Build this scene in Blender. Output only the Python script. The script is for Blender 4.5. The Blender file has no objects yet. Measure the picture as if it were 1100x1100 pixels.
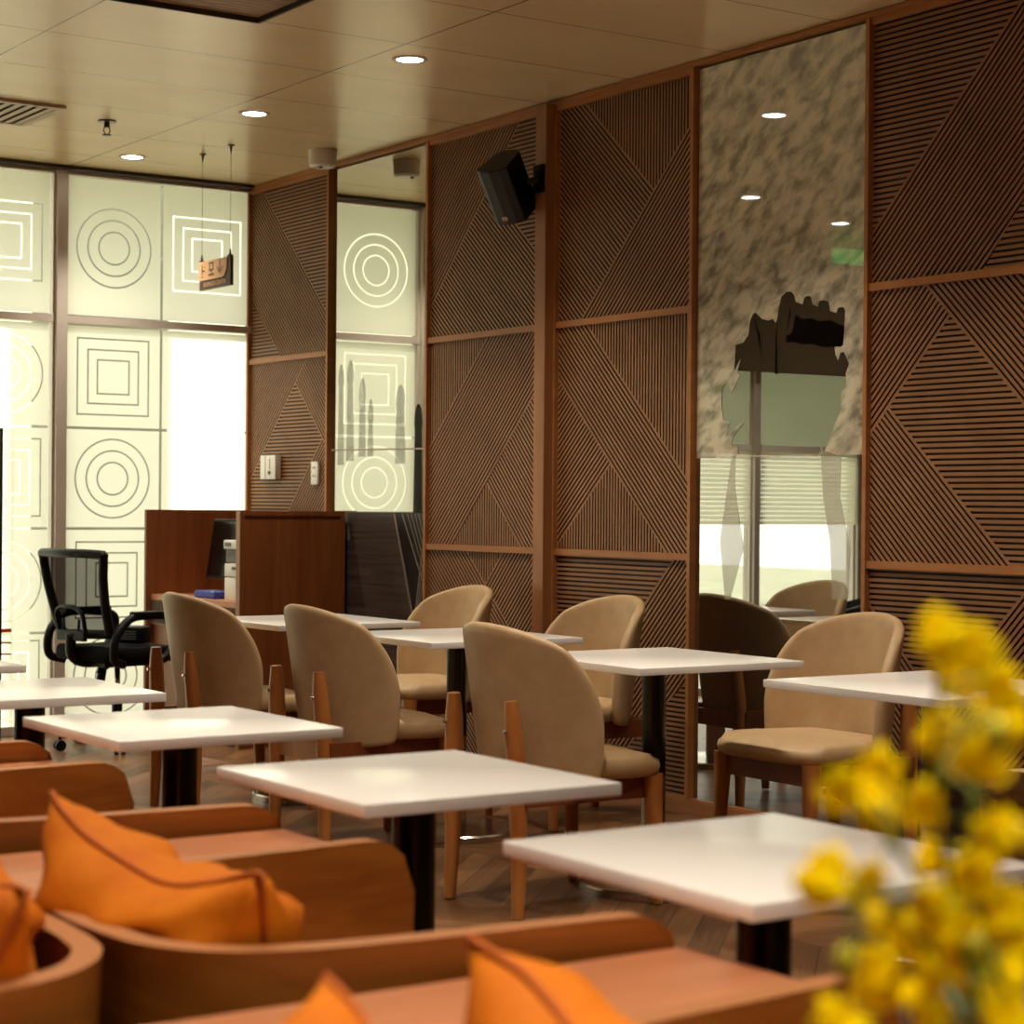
import bpy, bmesh, math, random
from mathutils import Vector, Matrix, Euler

scene = bpy.context.scene
C = scene.collection
random.seed(7)
PI = math.pi
R_ = math.radians

# ------------------------------------------------------------------ camera
EYE = Vector((0, 0, 1.201))
th, pit, rol = R_(33.9455), R_(0.17719), R_(-0.47949)
fw = Vector((math.sin(th)*math.cos(pit), math.cos(th)*math.cos(pit), -math.sin(pit)))
rt = Vector((math.cos(th), -math.sin(th), 0)); dn = fw.cross(rt)
rt2 = rt*math.cos(rol) + dn*math.sin(rol); dn2 = dn*math.cos(rol) - rt*math.sin(rol)
cd = bpy.data.cameras.new('camera'); cam = bpy.data.objects.new('camera', cd); C.objects.link(cam)
mw = Matrix.Identity(4)
for i in range(3):
    mw[i][0] = rt2[i]; mw[i][1] = -dn2[i]; mw[i][2] = -fw[i]; mw[i][3] = EYE[i]
cam.matrix_world = mw
cd.sensor_width = 36; cd.lens = 2157.36/1100*36
cd.dof.use_dof = True; cd.dof.focus_distance = 6.8; cd.dof.aperture_fstop = 5.0
cd.clip_start = 0.05
scene.camera = cam

# ------------------------------------------------------------------ world, daylight, exposure
w = bpy.data.worlds.new('sky'); scene.world = w; w.use_nodes = True
bg = w.node_tree.nodes['Background']
bg.inputs[0].default_value = (1.0, .985, 0.88, 1); bg.inputs[1].default_value = 2.6
sd = bpy.data.lights.new('sun', 'SUN'); sd.energy = 5.5; sd.angle = R_(1.0); sd.color = (1.0, 0.98, 0.88)
so = bpy.data.objects.new('sun', sd); C.objects.link(so); so.location = (2, 14, 8)
SUN_DIR = Vector((-0.27, -0.62, -0.72))
so.rotation_euler = SUN_DIR.to_track_quat('-Z', 'Y').to_euler()
LAMP_W = 82.0
vs = scene.view_settings
scene.display_settings.display_device = 'sRGB'
vs.view_transform = 'Standard'; vs.look = 'None'; vs.exposure = 0.45; vs.gamma = 1.0; vs.use_curve_mapping = False
cy = scene.cycles
cy.use_denoising = True
cy.max_bounces = 9; cy.transparent_max_bounces = 12; cy.diffuse_bounces = 5; cy.glossy_bounces = 5
cy.transmission_bounces = 6; cy.caustics_reflective = False; cy.caustics_refractive = False
cy.sample_clamp_indirect = 6.0

# ------------------------------------------------------------------ materials
def lin(r, g, b):
    f = lambda c: (c/255/12.92 if c/255 <= .04045 else ((c/255+.055)/1.055)**2.4)
    return (f(r), f(g), f(b), 1)

def mat(name, col, rough=.5, metal=0, spec=.5, coat=0):
    m = bpy.data.materials.new(name); m.use_nodes = True
    p = m.node_tree.nodes['Principled BSDF']
    p.inputs['Base Color'].default_value = col; p.inputs['Roughness'].default_value = rough
    p.inputs['Metallic'].default_value = metal; p.inputs['Specular IOR Level'].default_value = spec
    p.inputs['Coat Weight'].default_value = coat
    return m

def N(m, t, **kw):
    n = m.node_tree.nodes.new(t)
    for k, v in kw.items(): setattr(n, k, v)
    return n
def L(m, a, b): m.node_tree.links.new(a, b)
def P(m): return m.node_tree.nodes['Principled BSDF']

def noise_col(m, c1, c2, scale=(5, 5, 5), nscale=1.0, detail=4, lo=.35, hi=.65, rough=.55, distort=0, space='Object', bump=0, bdist=.002):
    tc = N(m, 'ShaderNodeTexCoord'); mp = N(m, 'ShaderNodeMapping'); mp.inputs['Scale'].default_value = scale
    nz = N(m, 'ShaderNodeTexNoise'); nz.inputs['Scale'].default_value = nscale; nz.inputs['Detail'].default_value = detail
    nz.inputs['Roughness'].default_value = rough; nz.inputs['Distortion'].default_value = distort
    cr = N(m, 'ShaderNodeValToRGB'); e = cr.color_ramp.elements
    e[0].position = lo; e[0].color = c1; e[1].position = hi; e[1].color = c2
    L(m, tc.outputs[space], mp.inputs[0]); L(m, mp.outputs[0], nz.inputs['Vector']); L(m, nz.outputs[0], cr.inputs[0])
    L(m, cr.outputs[0], P(m).inputs['Base Color'])
    if bump:
        b = N(m, 'ShaderNodeBump'); b.inputs['Strength'].default_value = bump; b.inputs['Distance'].default_value = bdist
        L(m, nz.outputs[0], b.inputs['Height']); L(m, b.outputs[0], P(m).inputs['Normal'])
    return m

def wood(name, c1, c2, scale, rough=.4, distort=1.5, spec=.4):
    return noise_col(mat(name, c1, rough, spec=spec), c1, c2, scale, 1.0, 5, .3, .7, .6, distort)

M = {}
M['slat'] = wood('slat_wood', lin(134, 92, 58), lin(156, 112, 74), (3, 3, 3), .5, .6)
M['gap_shade'] = mat('slat_gap_shade', lin(48, 18, 9), .7)  # shade of the gaps put into the colour of backing and slat sides
M['trim'] = wood('trim_wood', lin(156, 98, 52), lin(176, 118, 66), (2, 2, 14), .45, .6)
M['post'] = wood('post_wood', lin(140, 88, 52), lin(165, 110, 68), (10, 10, 1.2), .42, .8)
M['desk'] = wood('desk_veneer', lin(112, 60, 26), lin(142, 84, 42), (14, 14, 1.0), .38, .6)
M['desk_edge'] = mat('desk_edge', lin(160, 120, 84), .5)
M['oak'] = wood('oak_leg', lin(160, 96, 44), lin(192, 128, 68), (10, 10, 2.0), .38, .5)
M['apron'] = wood('dark_apron', lin(104, 52, 26), lin(130, 70, 36), (3, 12, 12), .4, .5)
M['sofa_wood'] = wood('sofa_veneer', lin(134, 76, 24), lin(168, 106, 42), (2.2, 2.2, 10), .34, 1.8)
M['sofa_rim'] = mat('sofa_plywood_edge', lin(170, 112, 66), .5)
M['terracotta'] = noise_col(mat('terracotta_top', lin(200, 120, 90), .32), lin(188, 120, 80), lin(202, 134, 94), (3, 14, 3), 1)
M['seat_fabric'] = noise_col(mat('terracotta_fabric', lin(180, 100, 60), .8), lin(176, 96, 58), lin(190, 108, 68), (40, 40, 40), 3, bump=.2)
M['cushion'] = noise_col(mat('orange_fabric', lin(214, 116, 10), .75, spec=.25), lin(190, 98, 2), lin(206, 116, 8), (5, 5, 5), 2, bump=.5, bdist=.006)
M['piping'] = mat('orange_piping', lin(176, 86, 10), .8)
M['leather'] = noise_col(mat('tan_leather', lin(186, 150, 104), .45, spec=.35), lin(184, 154, 114), lin(194, 165, 126), (6, 6, 6), 2, bump=.06, bdist=.003)
M['seam'] = mat('leather_seam', lin(140, 108, 70), .6)
M['white_top'] = mat('white_laminate', lin(244, 242, 238), .16, spec=.5)
M['black_tube'] = mat('black_tube', lin(14, 12, 12), .25)
M['chrome'] = mat('brushed_steel', lin(190, 180, 168), .22, 1)
M['black_plastic'] = noise_col(mat('black_plastic', lin(18, 18, 19), .42, spec=.22), lin(9, 9, 10), lin(13, 13, 14), (30, 30, 30), 2)
M['black_fabric'] = noise_col(mat('black_fabric', lin(16, 16, 17), .9, spec=.15), lin(8, 8, 9), lin(14, 14, 15), (200, 200, 200), 2)
M['speaker_face'] = noise_col(mat('speaker_grille', lin(44, 42, 40), .6), lin(26, 25, 24), lin(38, 36, 34), (300, 300, 300), 2)
M['white_plastic'] = mat('white_plastic', lin(228, 224, 214), .4)
M['grey_mark'] = mat('grey_print', lin(96, 96, 90), .5)
M['alu'] = noise_col(mat('anodised_frame', lin(132, 118, 108), .36, .3), lin(206, 196, 186), lin(218, 208, 198), (2, 2, 2), 1)
M['dark_frame'] = mat('dark_frame', lin(60, 50, 40), .5)
M['blue'] = noise_col(mat('blue_plastic', lin(30, 48, 150), .5), lin(14, 22, 90), lin(50, 74, 190), (40, 40, 40), 2)
M['paper'] = mat('white_paper', lin(236, 236, 232), .7)
M['sign_wood'] = noise_col(mat('sign_wood', lin(224, 176, 132), .55), lin(214, 166, 122), lin(232, 188, 146), (3, 3, 20), 1)
M['sign_dark'] = mat('sign_dark', lin(72, 46, 34), .5)
M['wire'] = mat('steel_wire', lin(120, 112, 96), .35, .8)
M['wall_paint'] = noise_col(mat('beige_paint', lin(150, 128, 100), .8), lin(146, 124, 96), lin(156, 134, 106), (1, 1, 1), 1)
M['grille'] = mat('vent_grille', lin(196, 176, 150), .5)
M['vent_dark'] = mat('vent_dark', lin(56, 46, 28), .7)
M['wood_vent'] = wood('vent_wood', lin(148, 112, 78), lin(172, 136, 100), (3, 12, 12), .5)
M['green_stem'] = noise_col(mat('green_stem', lin(104, 124, 24), .55), lin(84, 106, 18), lin(128, 140, 30), (8, 8, 8), 2)
M['leaf'] = noise_col(mat('green_leaf', lin(40, 74, 22), .45), lin(30, 62, 18), lin(60, 92, 30), (6, 6, 30), 2)
M['bud'] = mat('green_bud', lin(190, 180, 30), .55)
M['pale_leaf'] = mat('pale_leaf', lin(170, 196, 160), .55)
M['vase'] = noise_col(mat('vase_glaze', lin(90, 86, 80), .3), lin(84, 80, 74), lin(98, 94, 88), (4, 4, 4), 1)
M['concrete'] = noise_col(mat('exterior_concrete', lin(120, 118, 100), .85), lin(112, 110, 94), lin(128, 126, 108), (2, 2, 2), 1)
M['grass'] = noise_col(mat('exterior_ground', lin(140, 150, 110), .9), lin(150, 152, 128), lin(170, 168, 146), (1, 1, 1), 1)
M['pale_backdrop'] = noise_col(mat('pale_backdrop', lin(225, 220, 205), .9), lin(218, 213, 198), lin(232, 227, 212), (1, 1, 1), 1)
M['charcoal'] = noise_col(mat('charcoal_upholstery', lin(40, 40, 40), .7), lin(34, 34, 34), lin(48, 48, 48), (20, 20, 20), 2)
M['red'] = mat('red_sticker', lin(208, 56, 44), .5)
M['bulkhead'] = mat('dark_bulkhead', lin(30, 26, 22), .6)

# ceiling: satin metal-look tiles with seams
def ceiling_mat():
    m = mat('ceiling_tiles', lin(196, 172, 136), .34, .15, .5)
    noise_col(m, lin(226, 200, 156), lin(236, 212, 170), (1.6, 3.0, 1), 1.0, 3, .2, .8, .5, .3)
    base = P(m).inputs['Base Color'].links[0].from_socket
    tc = N(m, 'ShaderNodeTexCoord'); sp = N(m, 'ShaderNodeSeparateXYZ'); L(m, tc.outputs['Object'], sp.inputs[0])
    def seam(out, origin, period, wd):
        a = N(m, 'ShaderNodeMath', operation='SUBTRACT'); L(m, out, a.inputs[0]); a.inputs[1].default_value = origin - period/2
        b = N(m, 'ShaderNodeMath', operation='PINGPONG'); L(m, a.outputs[0], b.inputs[0]); b.inputs[1].default_value = period/2
        c = N(m, 'ShaderNodeMath', operation='GREATER_THAN'); L(m, b.outputs[0], c.inputs[0]); c.inputs[1].default_value = period/2 - wd
        return c.outputs[0]
    s1 = seam(sp.outputs[0], 2.71, 1.19, .004); s2 = seam(sp.outputs[1], 5.93, .607, .003)
    mx = N(m, 'ShaderNodeMath', operation='MAXIMUM'); L(m, s1, mx.inputs[0]); L(m, s2, mx.inputs[1])
    mixc = N(m, 'ShaderNodeMix', data_type='RGBA'); L(m, mx.outputs[0], mixc.inputs[0]); L(m, base, mixc.inputs[6])
    mixc.inputs[7].default_value = lin(128, 104, 74)
    L(m, mixc.outputs[2], P(m).inputs['Base Color'])
    # streaky roughness
    nz = N(m, 'ShaderNodeTexNoise'); nz.inputs['Scale'].default_value = 3; mp = N(m, 'ShaderNodeMapping'); mp.inputs['Scale'].default_value = (.9, 2.2, 1)
    L(m, tc.outputs['Object'], mp.inputs[0]); L(m, mp.outputs[0], nz.inputs['Vector'])
    mr = N(m, 'ShaderNodeMapRange'); L(m, nz.outputs[0], mr.inputs[0]); mr.inputs[3].default_value = .22; mr.inputs[4].default_value = .30
    P(m).inputs['Roughness'].default_value = .27
    return m
M['ceiling'] = ceiling_mat()

# floor: wooden planks laid in a zigzag
def floor_mat():
    m = mat('zigzag_plank_floor', lin(120, 84, 56), .36, spec=.45)
    tc = N(m, 'ShaderNodeTexCoord'); sp = N(m, 'ShaderNodeSeparateXYZ'); L(m, tc.outputs['Object'], sp.inputs[0])
    def mth(op, a, b=None):
        n = N(m, 'ShaderNodeMath', operation=op)
        for i, v in enumerate((a, b)):
            if v is None: continue
            if isinstance(v, (int, float)): n.inputs[i].default_value = v
            else: L(m, v, n.inputs[i])
        return n.outputs[0]
    X, Y = sp.outputs[0], sp.outputs[1]
    u = mth('DIVIDE', X, .42); col = mth('FLOOR', u); fu = mth('FRACT', u)
    par = mth('MODULO', mth('ABSOLUTE', col), 2.0)
    sg = mth('SUBTRACT', mth('MULTIPLY', par, 2.0), 1.0)
    off = mth('MULTIPLY', mth('MULTIPLY', mth('SUBTRACT', fu, .5), .42), sg)
    v = mth('DIVIDE', mth('ADD', Y, off), .125); row = mth('FLOOR', v); fv = mth('FRACT', v)
    idx = mth('ADD', mth('MULTIPLY', row, 7.31), mth('MULTIPLY', col, 3.17))
    wn = N(m, 'ShaderNodeTexWhiteNoise', noise_dimensions='1D'); L(m, idx, wn.inputs['W'])
    # grain along each plank
    cb = N(m, 'ShaderNodeCombineXYZ'); along = mth('SUBTRACT', X, mth('MULTIPLY', mth('MULTIPLY', Y, sg), 1.0))
    L(m, mth('MULTIPLY', along, 1.6), cb.inputs[0]); L(m, mth('MULTIPLY', v, 5.0), cb.inputs[1]); L(m, idx, cb.inputs[2])
    nz = N(m, 'ShaderNodeTexNoise'); nz.inputs['Scale'].default_value = 1.6; nz.inputs['Detail'].default_value = 5; nz.inputs['Distortion'].default_value = .6
    L(m, cb.outputs[0], nz.inputs['Vector'])
    f = mth('ADD', mth('MULTIPLY', wn.outputs[0], .5), mth('MULTIPLY', nz.outputs[0], .6))
    cr = N(m, 'ShaderNodeValToRGB'); e = cr.color_ramp.elements
    e[0].position = .2; e[0].color = lin(58, 36, 20); e[1].position = .85; e[1].color = lin(142, 100, 64)
    L(m, f, cr.inputs[0])
    edge = mth('GREATER_THAN', mth('ABSOLUTE', mth('SUBTRACT', fv, .5)), .48)
    mixc = N(m, 'ShaderNodeMix', data_type='RGBA'); L(m, edge, mixc.inputs[0]); L(m, cr.outputs[0], mixc.inputs[6])
    mixc.inputs[7].default_value = lin(44, 26, 15)
    L(m, mixc.outputs[2], P(m).inputs['Base Color'])
    return m
M['floor'] = floor_mat()

def mix_shader(name, build):
    m = bpy.data.materials.new(name); m.use_nodes = True; nt = m.node_tree
    nt.nodes.remove(nt.nodes['Principled BSDF']); out = nt.nodes['Material Output']
    L(m, build(m), out.inputs[0]); return m

def b_film(m):
    d = N(m, 'ShaderNodeBsdfDiffuse'); d.inputs[0].default_value = (.80, .82, .70, 1)
    t = N(m, 'ShaderNodeBsdfTranslucent'); t.inputs[0].default_value = (.92, .90, .80, 1)
    x = N(m, 'ShaderNodeMixShader'); x.inputs[0].default_value = .68; L(m, d.outputs[0], x.inputs[1]); L(m, t.outputs[0], x.inputs[2])
    return x.outputs[0]
M['film'] = mix_shader('frosted_film', b_film)
def b_glass(m):
    t = N(m, 'ShaderNodeBsdfTransparent'); t.inputs[0].default_value = (.95, .96, .94, 1)
    g = N(m, 'ShaderNodeBsdfGlossy'); g.inputs['Roughness'].default_value = .0
    f = N(m, 'ShaderNodeLayerWeight'); f.inputs[0].default_value = .12
    f2 = N(m, 'ShaderNodeMath', operation='MULTIPLY_ADD'); L(m, f.outputs['Facing'], f2.inputs[0]); f2.inputs[1].default_value = .25; f2.inputs[2].default_value = .03
    x = N(m, 'ShaderNodeMixShader'); L(m, f2.outputs[0], x.inputs[0]); L(m, t.outputs[0], x.inputs[1]); L(m, g.outputs[0], x.inputs[2])
    return x.outputs[0]
M['glass'] = mix_shader('window_glass', b_glass)
def mirror(fac, dark, tint):
    def b(m):
        d = N(m, 'ShaderNodeBsdfDiffuse'); d.inputs[0].default_value = dark
        g = N(m, 'ShaderNodeBsdfGlossy'); g.inputs['Roughness'].default_value = .0; g.inputs[0].default_value = tint
        x = N(m, 'ShaderNodeMixShader'); x.inputs[0].default_value = fac; L(m, d.outputs[0], x.inputs[1]); L(m, g.outputs[0], x.inputs[2])
        return x.outputs[0]
    return b
M['mirror_glass'] = mix_shader('mirror_glass', mirror(.80, (.03, .04, .03, 1), (.93, .93, .87, 1)))
M['dark_mirror'] = mix_shader('dark_mirror_glass', mirror(.55, (.012, .014, .012, 1), (.93, .93, .88, 1)))
def b_cloud(m):
    tc = N(m, 'ShaderNodeTexCoord'); mp = N(m, 'ShaderNodeMapping')
    mp.inputs['Scale'].default_value = (1, 10, 20)
    m0 = N(m, 'ShaderNodeMapping'); m0.inputs['Rotation'].default_value = (R_(32), 0, 0)
    n1 = N(m, 'ShaderNodeTexNoise'); n1.inputs['Scale'].default_value = 1.0; n1.inputs['Detail'].default_value = 5; n1.inputs['Roughness'].default_value = .55; n1.inputs['Distortion'].default_value = .25
    L(m, tc.outputs['Object'], m0.inputs[0]); L(m, m0.outputs[0], mp.inputs[0]); L(m, mp.outputs[0], n1.inputs['Vector'])
    cr = N(m, 'ShaderNodeValToRGB'); e = cr.color_ramp.elements
    e[0].position = .34; e[0].color = lin(140, 134, 116); e[1].position = .60; e[1].color = lin(226, 216, 190)
    L(m, n1.outputs[0], cr.inputs[0])
    d = N(m, 'ShaderNodeBsdfDiffuse'); L(m, cr.outputs[0], d.inputs[0])
    g = N(m, 'ShaderNodeBsdfGlossy'); g.inputs['Roughness'].default_value = .02
    x = N(m, 'ShaderNodeMixShader'); x.inputs[0].default_value = .20; L(m, d.outputs[0], x.inputs[1]); L(m, g.outputs[0], x.inputs[2])
    return x.outputs[0]
M['cloud'] = mix_shader('cloud_print', b_cloud)
def veil(col, fac):
    def b(m):
        t = N(m, 'ShaderNodeBsdfTransparent'); d = N(m, 'ShaderNodeBsdfDiffuse'); d.inputs[0].default_value = col
        x = N(m, 'ShaderNodeMixShader'); x.inputs[0].default_value = fac; L(m, t.outputs[0], x.inputs[1]); L(m, d.outputs[0], x.inputs[2])
        return x.outputs[0]
    return b
M['pale_print'] = mix_shader('pale_print', veil(lin(236, 232, 208), .24))
M['grey_print'] = mix_shader('grey_stone_print', veil(lin(120, 124, 106), .17))
M['dark_stone'] = mix_shader('dark_stone_print', veil(lin(56, 58, 50), .55))
M['rock'] = mix_shader('black_rock_print', veil(lin(20, 16, 12), .93))
M['rock_brown'] = mix_shader('brown_rock_print', veil(lin(74, 64, 50), .75))
def mesh_mat():
    def b(m):
        t = N(m, 'ShaderNodeBsdfTransparent'); d = N(m, 'ShaderNodeBsdfDiffuse'); d.inputs[0].default_value = lin(16, 16, 17)
        x = N(m, 'ShaderNodeMixShader'); x.inputs[0].default_value = .80; L(m, t.outputs[0], x.inputs[1]); L(m, d.outputs[0], x.inputs[2])
        return x.outputs[0]
    return b
def b_petal(m):
    tc = N(m, 'ShaderNodeTexCoord'); nz = N(m, 'ShaderNodeTexNoise'); nz.inputs['Scale'].default_value = 60
    L(m, tc.outputs['Object'], nz.inputs['Vector']); cr = N(m, 'ShaderNodeValToRGB'); e = cr.color_ramp.elements
    e[0].color = lin(254, 218, 4); e[1].color = lin(255, 240, 20); L(m, nz.outputs[0], cr.inputs[0])
    d = N(m, 'ShaderNodeBsdfDiffuse'); t = N(m, 'ShaderNodeBsdfTranslucent'); L(m, cr.outputs[0], d.inputs[0]); L(m, cr.outputs[0], t.inputs[0])
    x = N(m, 'ShaderNodeMixShader'); x.inputs[0].default_value = .5; L(m, d.outputs[0], x.inputs[1]); L(m, t.outputs[0], x.inputs[2])
    return x.outputs[0]
M['petal'] = mix_shader('yellow_petal_glow', b_petal)
def b_tint(m):
    d = N(m, 'ShaderNodeBsdfDiffuse'); d.inputs[0].default_value = (.5, .51, .42, 1)
    t = N(m, 'ShaderNodeBsdfTranslucent'); t.inputs[0].default_value = (.55, .56, .46, 1)
    x = N(m, 'ShaderNodeMixShader'); x.inputs[0].default_value = .6; L(m, d.outputs[0], x.inputs[1]); L(m, t.outputs[0], x.inputs[2])
    return x.outputs[0]
M['tint_film'] = mix_shader('grey_window_film', b_tint)
M['mesh'] = mix_shader('chair_mesh', mesh_mat())
M['dark_reflection'] = noise_col(mat('dark_streak_reflection', lin(66, 58, 54), .3), lin(44, 37, 36), lin(88, 78, 72), (1, 1.2, 46), 1.5, 5, .3, .7)  # streaky tone of the dark reflection, painted rather than mirrored
M['dark_solid'] = mat('black_reflection', lin(18, 12, 12), .3)
M['pale_line'] = mat('pale_line_mark', lin(160, 146, 134), .4)
def emis(name, col, s):
    m = mat(name, col, .5); P(m).inputs['Emission Color'].default_value = col; P(m).inputs['Emission Strength'].default_value = s; return m
M['lens'] = emis('downlight_lens', (1.0, .93, .84, 1), 14)
M['exit_green'] = emis('exit_sign_green', (.10, .75, .16, 1), .8)

# ------------------------------------------------------------------ mesh helpers
def bm_new(): return bmesh.new()
def obj(name, bm, m, parent=None, smooth=False, loc=None):
    me = bpy.data.meshes.new(name)
    bmesh.ops.recalc_face_normals(bm, faces=bm.faces)
    bm.to_mesh(me); bm.free()
    ms = m if isinstance(m, (list, tuple)) else [m]
    for x in ms: me.materials.append(x)
    if smooth:
        me.polygons.foreach_set('use_smooth', [True]*len(me.polygons))
    o = bpy.data.objects.new(name, me); C.objects.link(o)
    if parent is not None: o.parent = parent
    if loc: o.location = loc
    return o
def autosmooth(o, deg=40):
    me = o.data
    me.polygons.foreach_set('use_smooth', [True]*len(me.polygons))
    me.set_sharp_from_angle(angle=R_(deg))
    return o
def box(bm, x0, x1, y0, y1, z0, z1, bev=0, mtx=None):
    r = bmesh.ops.create_cube(bm, size=1.0)
    vs_ = r['verts']
    for v in vs_:
        v.co = Vector((x0 + (v.co.x+.5)*(x1-x0), y0 + (v.co.y+.5)*(y1-y0), z0 + (v.co.z+.5)*(z1-z0)))
    if bev:
        es = list({e for v in vs_ for e in v.link_edges})
        rr = bmesh.ops.bevel(bm, geom=es, offset=bev, segments=2, affect='EDGES', profile=.6)
        vs_ = list({v for f in rr['faces'] for v in f.verts} | {v for v in vs_ if v.is_valid})
    if mtx is not None:
        for v in vs_:
            if v.is_valid: v.co = mtx @ v.co
    return vs_
def tube(bm, pts, rads, seg=10, cap=True, sq=False):
    pts = [Vector(p) for p in pts]; n = len(pts)
    if not isinstance(rads, (list, tuple)): rads = [rads]*n
    rings = []
    t0 = (pts[1]-pts[0]).normalized()
    ref = Vector((0, 0, 1)) if abs(t0.z) < .9 else Vector((1, 0, 0))
    nx = t0.cross(ref).normalized()
    for i, p in enumerate(pts):
        t = ((pts[min(i+1, n-1)] - pts[max(i-1, 0)])).normalized()
        nx = (nx - t*nx.dot(t)).normalized(); ny = t.cross(nx)
        ring = []
        for k in range(seg):
            a = 2*PI*(k+.5)/seg
            ring.append(bm.verts.new(p + (nx*math.cos(a) + ny*math.sin(a))*rads[i]))
        rings.append(ring)
    for a, b in zip(rings, rings[1:]):
        for k in range(seg):
            bm.faces.new((a[k], a[(k+1) % seg], b[(k+1) % seg], b[k]))
    if cap:
        bm.faces.new(rings[0][::-1]); bm.faces.new(rings[-1])
    return rings
def lathe(bm, prof, seg=32, c=(0, 0), cap=True):
    rings = []
    for r, z in prof:
        rings.append([bm.verts.new((c[0]+r*math.cos(2*PI*k/seg), c[1]+r*math.sin(2*PI*k/seg), z)) for k in range(seg)])
    for a, b in zip(rings, rings[1:]):
        for k in range(seg): bm.faces.new((a[k], a[(k+1) % seg], b[(k+1) % seg], b[k]))
    if cap:
        bm.faces.new(rings[0][::-1]); bm.faces.new(rings[-1])
def prism(bm, pts, vec):
    a = [bm.verts.new(p) for p in pts]; b = [bm.verts.new(Vector(p)+Vector(vec)) for p in pts]
    n = len(a)
    bm.faces.new(a); bm.faces.new(b[::-1])
    for i in range(n): bm.faces.new((a[i], b[i], b[(i+1) % n], a[(i+1) % n]))
def prism_tri(bm, pts, vec):
    """prism over a possibly concave outline"""
    a = [bm.verts.new(p) for p in pts]; n = len(a)
    es = [bm.edges.new((a[i], a[(i+1) % n])) for i in range(n)]
    r = bmesh.ops.triangle_fill(bm, use_beauty=True, edges=es)
    fs = [g for g in r['geom'] if isinstance(g, bmesh.types.BMFace)]
    ex = bmesh.ops.extrude_face_region(bm, geom=fs)
    for g in ex['geom']:
        if isinstance(g, bmesh.types.BMVert): g.co += Vector(vec)
def catmull(pts, n=8):
    pts = [Vector(p) for p in pts]; out = []
    q = [pts[0]*2-pts[1]] + pts + [pts[-1]*2-pts[-2]]
    for i in range(1, len(q)-2):
        for k in range(n):
            t = k/n; a, b, c, d = q[i-1], q[i], q[i+1], q[i+2]
            out.append(.5*((2*b) + (c-a)*t + (2*a-5*b+4*c-d)*t*t + (3*b-a-3*c+d)*t**3))
    out.append(pts[-1]); return out

def props(o, label, cat, group=None):
    o['label'] = label; o['category'] = cat
    if group: o['group'] = group
    return o
def thing(name, label, cat, loc=(0, 0, 0), rotz=0, group=None):
    o = bpy.data.objects.new(name, None); C.objects.link(o); o.empty_display_size = .05
    o.location = loc; o.rotation_euler = (0, 0, rotz)
    return props(o, label, cat, group)
def struct(name, bm, m, parent=None, smooth=False):
    o = obj(name, bm, m, parent, smooth)
    if parent is None: o['kind'] = 'structure'
    return o
def dup(root, label, loc, rotz=None, group=None):
    r = root.copy(); C.objects.link(r); r.location = loc
    if rotz is not None: r.rotation_euler = (0, 0, rotz)
    r['label'] = label
    if group: r['group'] = group
    for ch in list(root.children):
        c = ch.copy(); C.objects.link(c); c.parent = r
        for g in list(ch.children):
            d = g.copy(); C.objects.link(d); d.parent = c
    return r
def objw(name, bm, m, root, smooth=False):
    """a part authored in world coordinates, parented to a thing that has only a location"""
    bm.transform(Matrix.Translation(-root.location))
    return obj(name, bm, m, root, smooth)

AW, TD, H = 5.0, 10.0, 2.944
# ------------------------------------------------------------------ structure: shell of the room
bm = bm_new(); box(bm, -4, AW+.1, -2.5, TD+.1, -.1, 0); struct('floor', bm, M['floor'])
# ceiling with a hole for the slatted recess
bm = bm_new()
RX0, RX1, RY0, RY1 = 1.52, 3.302, 5.36, 6.575
for a, b, c, d in ((-4, RX0, -2.5, TD+.1), (RX1, AW+.1, -2.5, TD+.1), (RX0, RX1, -2.5, RY0), (RX0, RX1, RY1, TD+.1)):
    box(bm, a, b, c, d, H, H+.16)
struct('ceiling', bm, M['ceiling'])
bm = bm_new(); box(bm, AW, AW+.12, -2.5, TD+.1, 0, H); struct('wall_right', bm, M['wall_paint'])
bm = bm_new(); box(bm, -4.12, -4, -2.5, TD+.1, 0, H); struct('wall_left', bm, M['wall_paint'])
bm = bm_new(); box(bm, -4, AW, -2.62, -2.5, 0, H); struct('wall_rear', bm, M['wall_paint'])

# ------------------------------------------------------------------ window wall (y = 10)
def ring_pts(kind, cx, cz, r, rz=None, n=64):
    rz = rz or r; out = []
    for k in range(n):
        a = 2*PI*k/n; c_, s_ = math.cos(a), math.sin(a)
        if kind == 'c': out.append((cx+r*c_, cz+rz*s_))
        else:
            q = max(abs(c_), abs(s_)); out.append((cx+r*c_/q, cz+rz*s_/q))
    return out
def strip(bm, o, i, y):
    vo = [bm.verts.new((x, y, z)) for x, z in o]; vi = [bm.verts.new((x, y, z)) for x, z in i]
    n = len(vo)
    for k in range(n): bm.faces.new((vo[k], vo[(k+1) % n], vi[(k+1) % n], vi[k]))
def fill(bm, o, y): bm.faces.new([bm.verts.new((x, y, z)) for x, z in o])
LW = .0085
def film_tile(bm, x0, x1, z0, z1, kind, y, cz=None):
    cx, hw = (x0+x1)/2, (x1-x0)/2; cz_ = (z0+z1)/2
    mz = cz if cz is not None else cz_
    rads = (.212, .151, .090) if kind == 'c' else (.204, .146, .093)
    rads = [min(r, hw*.88) for r in rads]
    outer = [(min(max(x, x0), x1), min(max(z, z0), z1)) for x, z in ring_pts('s', cx, cz_, hw, (z1-z0)/2)]
    prev = outer
    for r in rads:
        strip(bm, prev, ring_pts(kind, cx, mz, r), y)
        prev = ring_pts(kind, cx, mz, r-LW)
    fill(bm, prev, y)
ROWS = [(.0+.05, .514), (.528, 1.056), (1.070, 1.584), (1.598, 2.128), (2.182, 2.905)]
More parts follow.
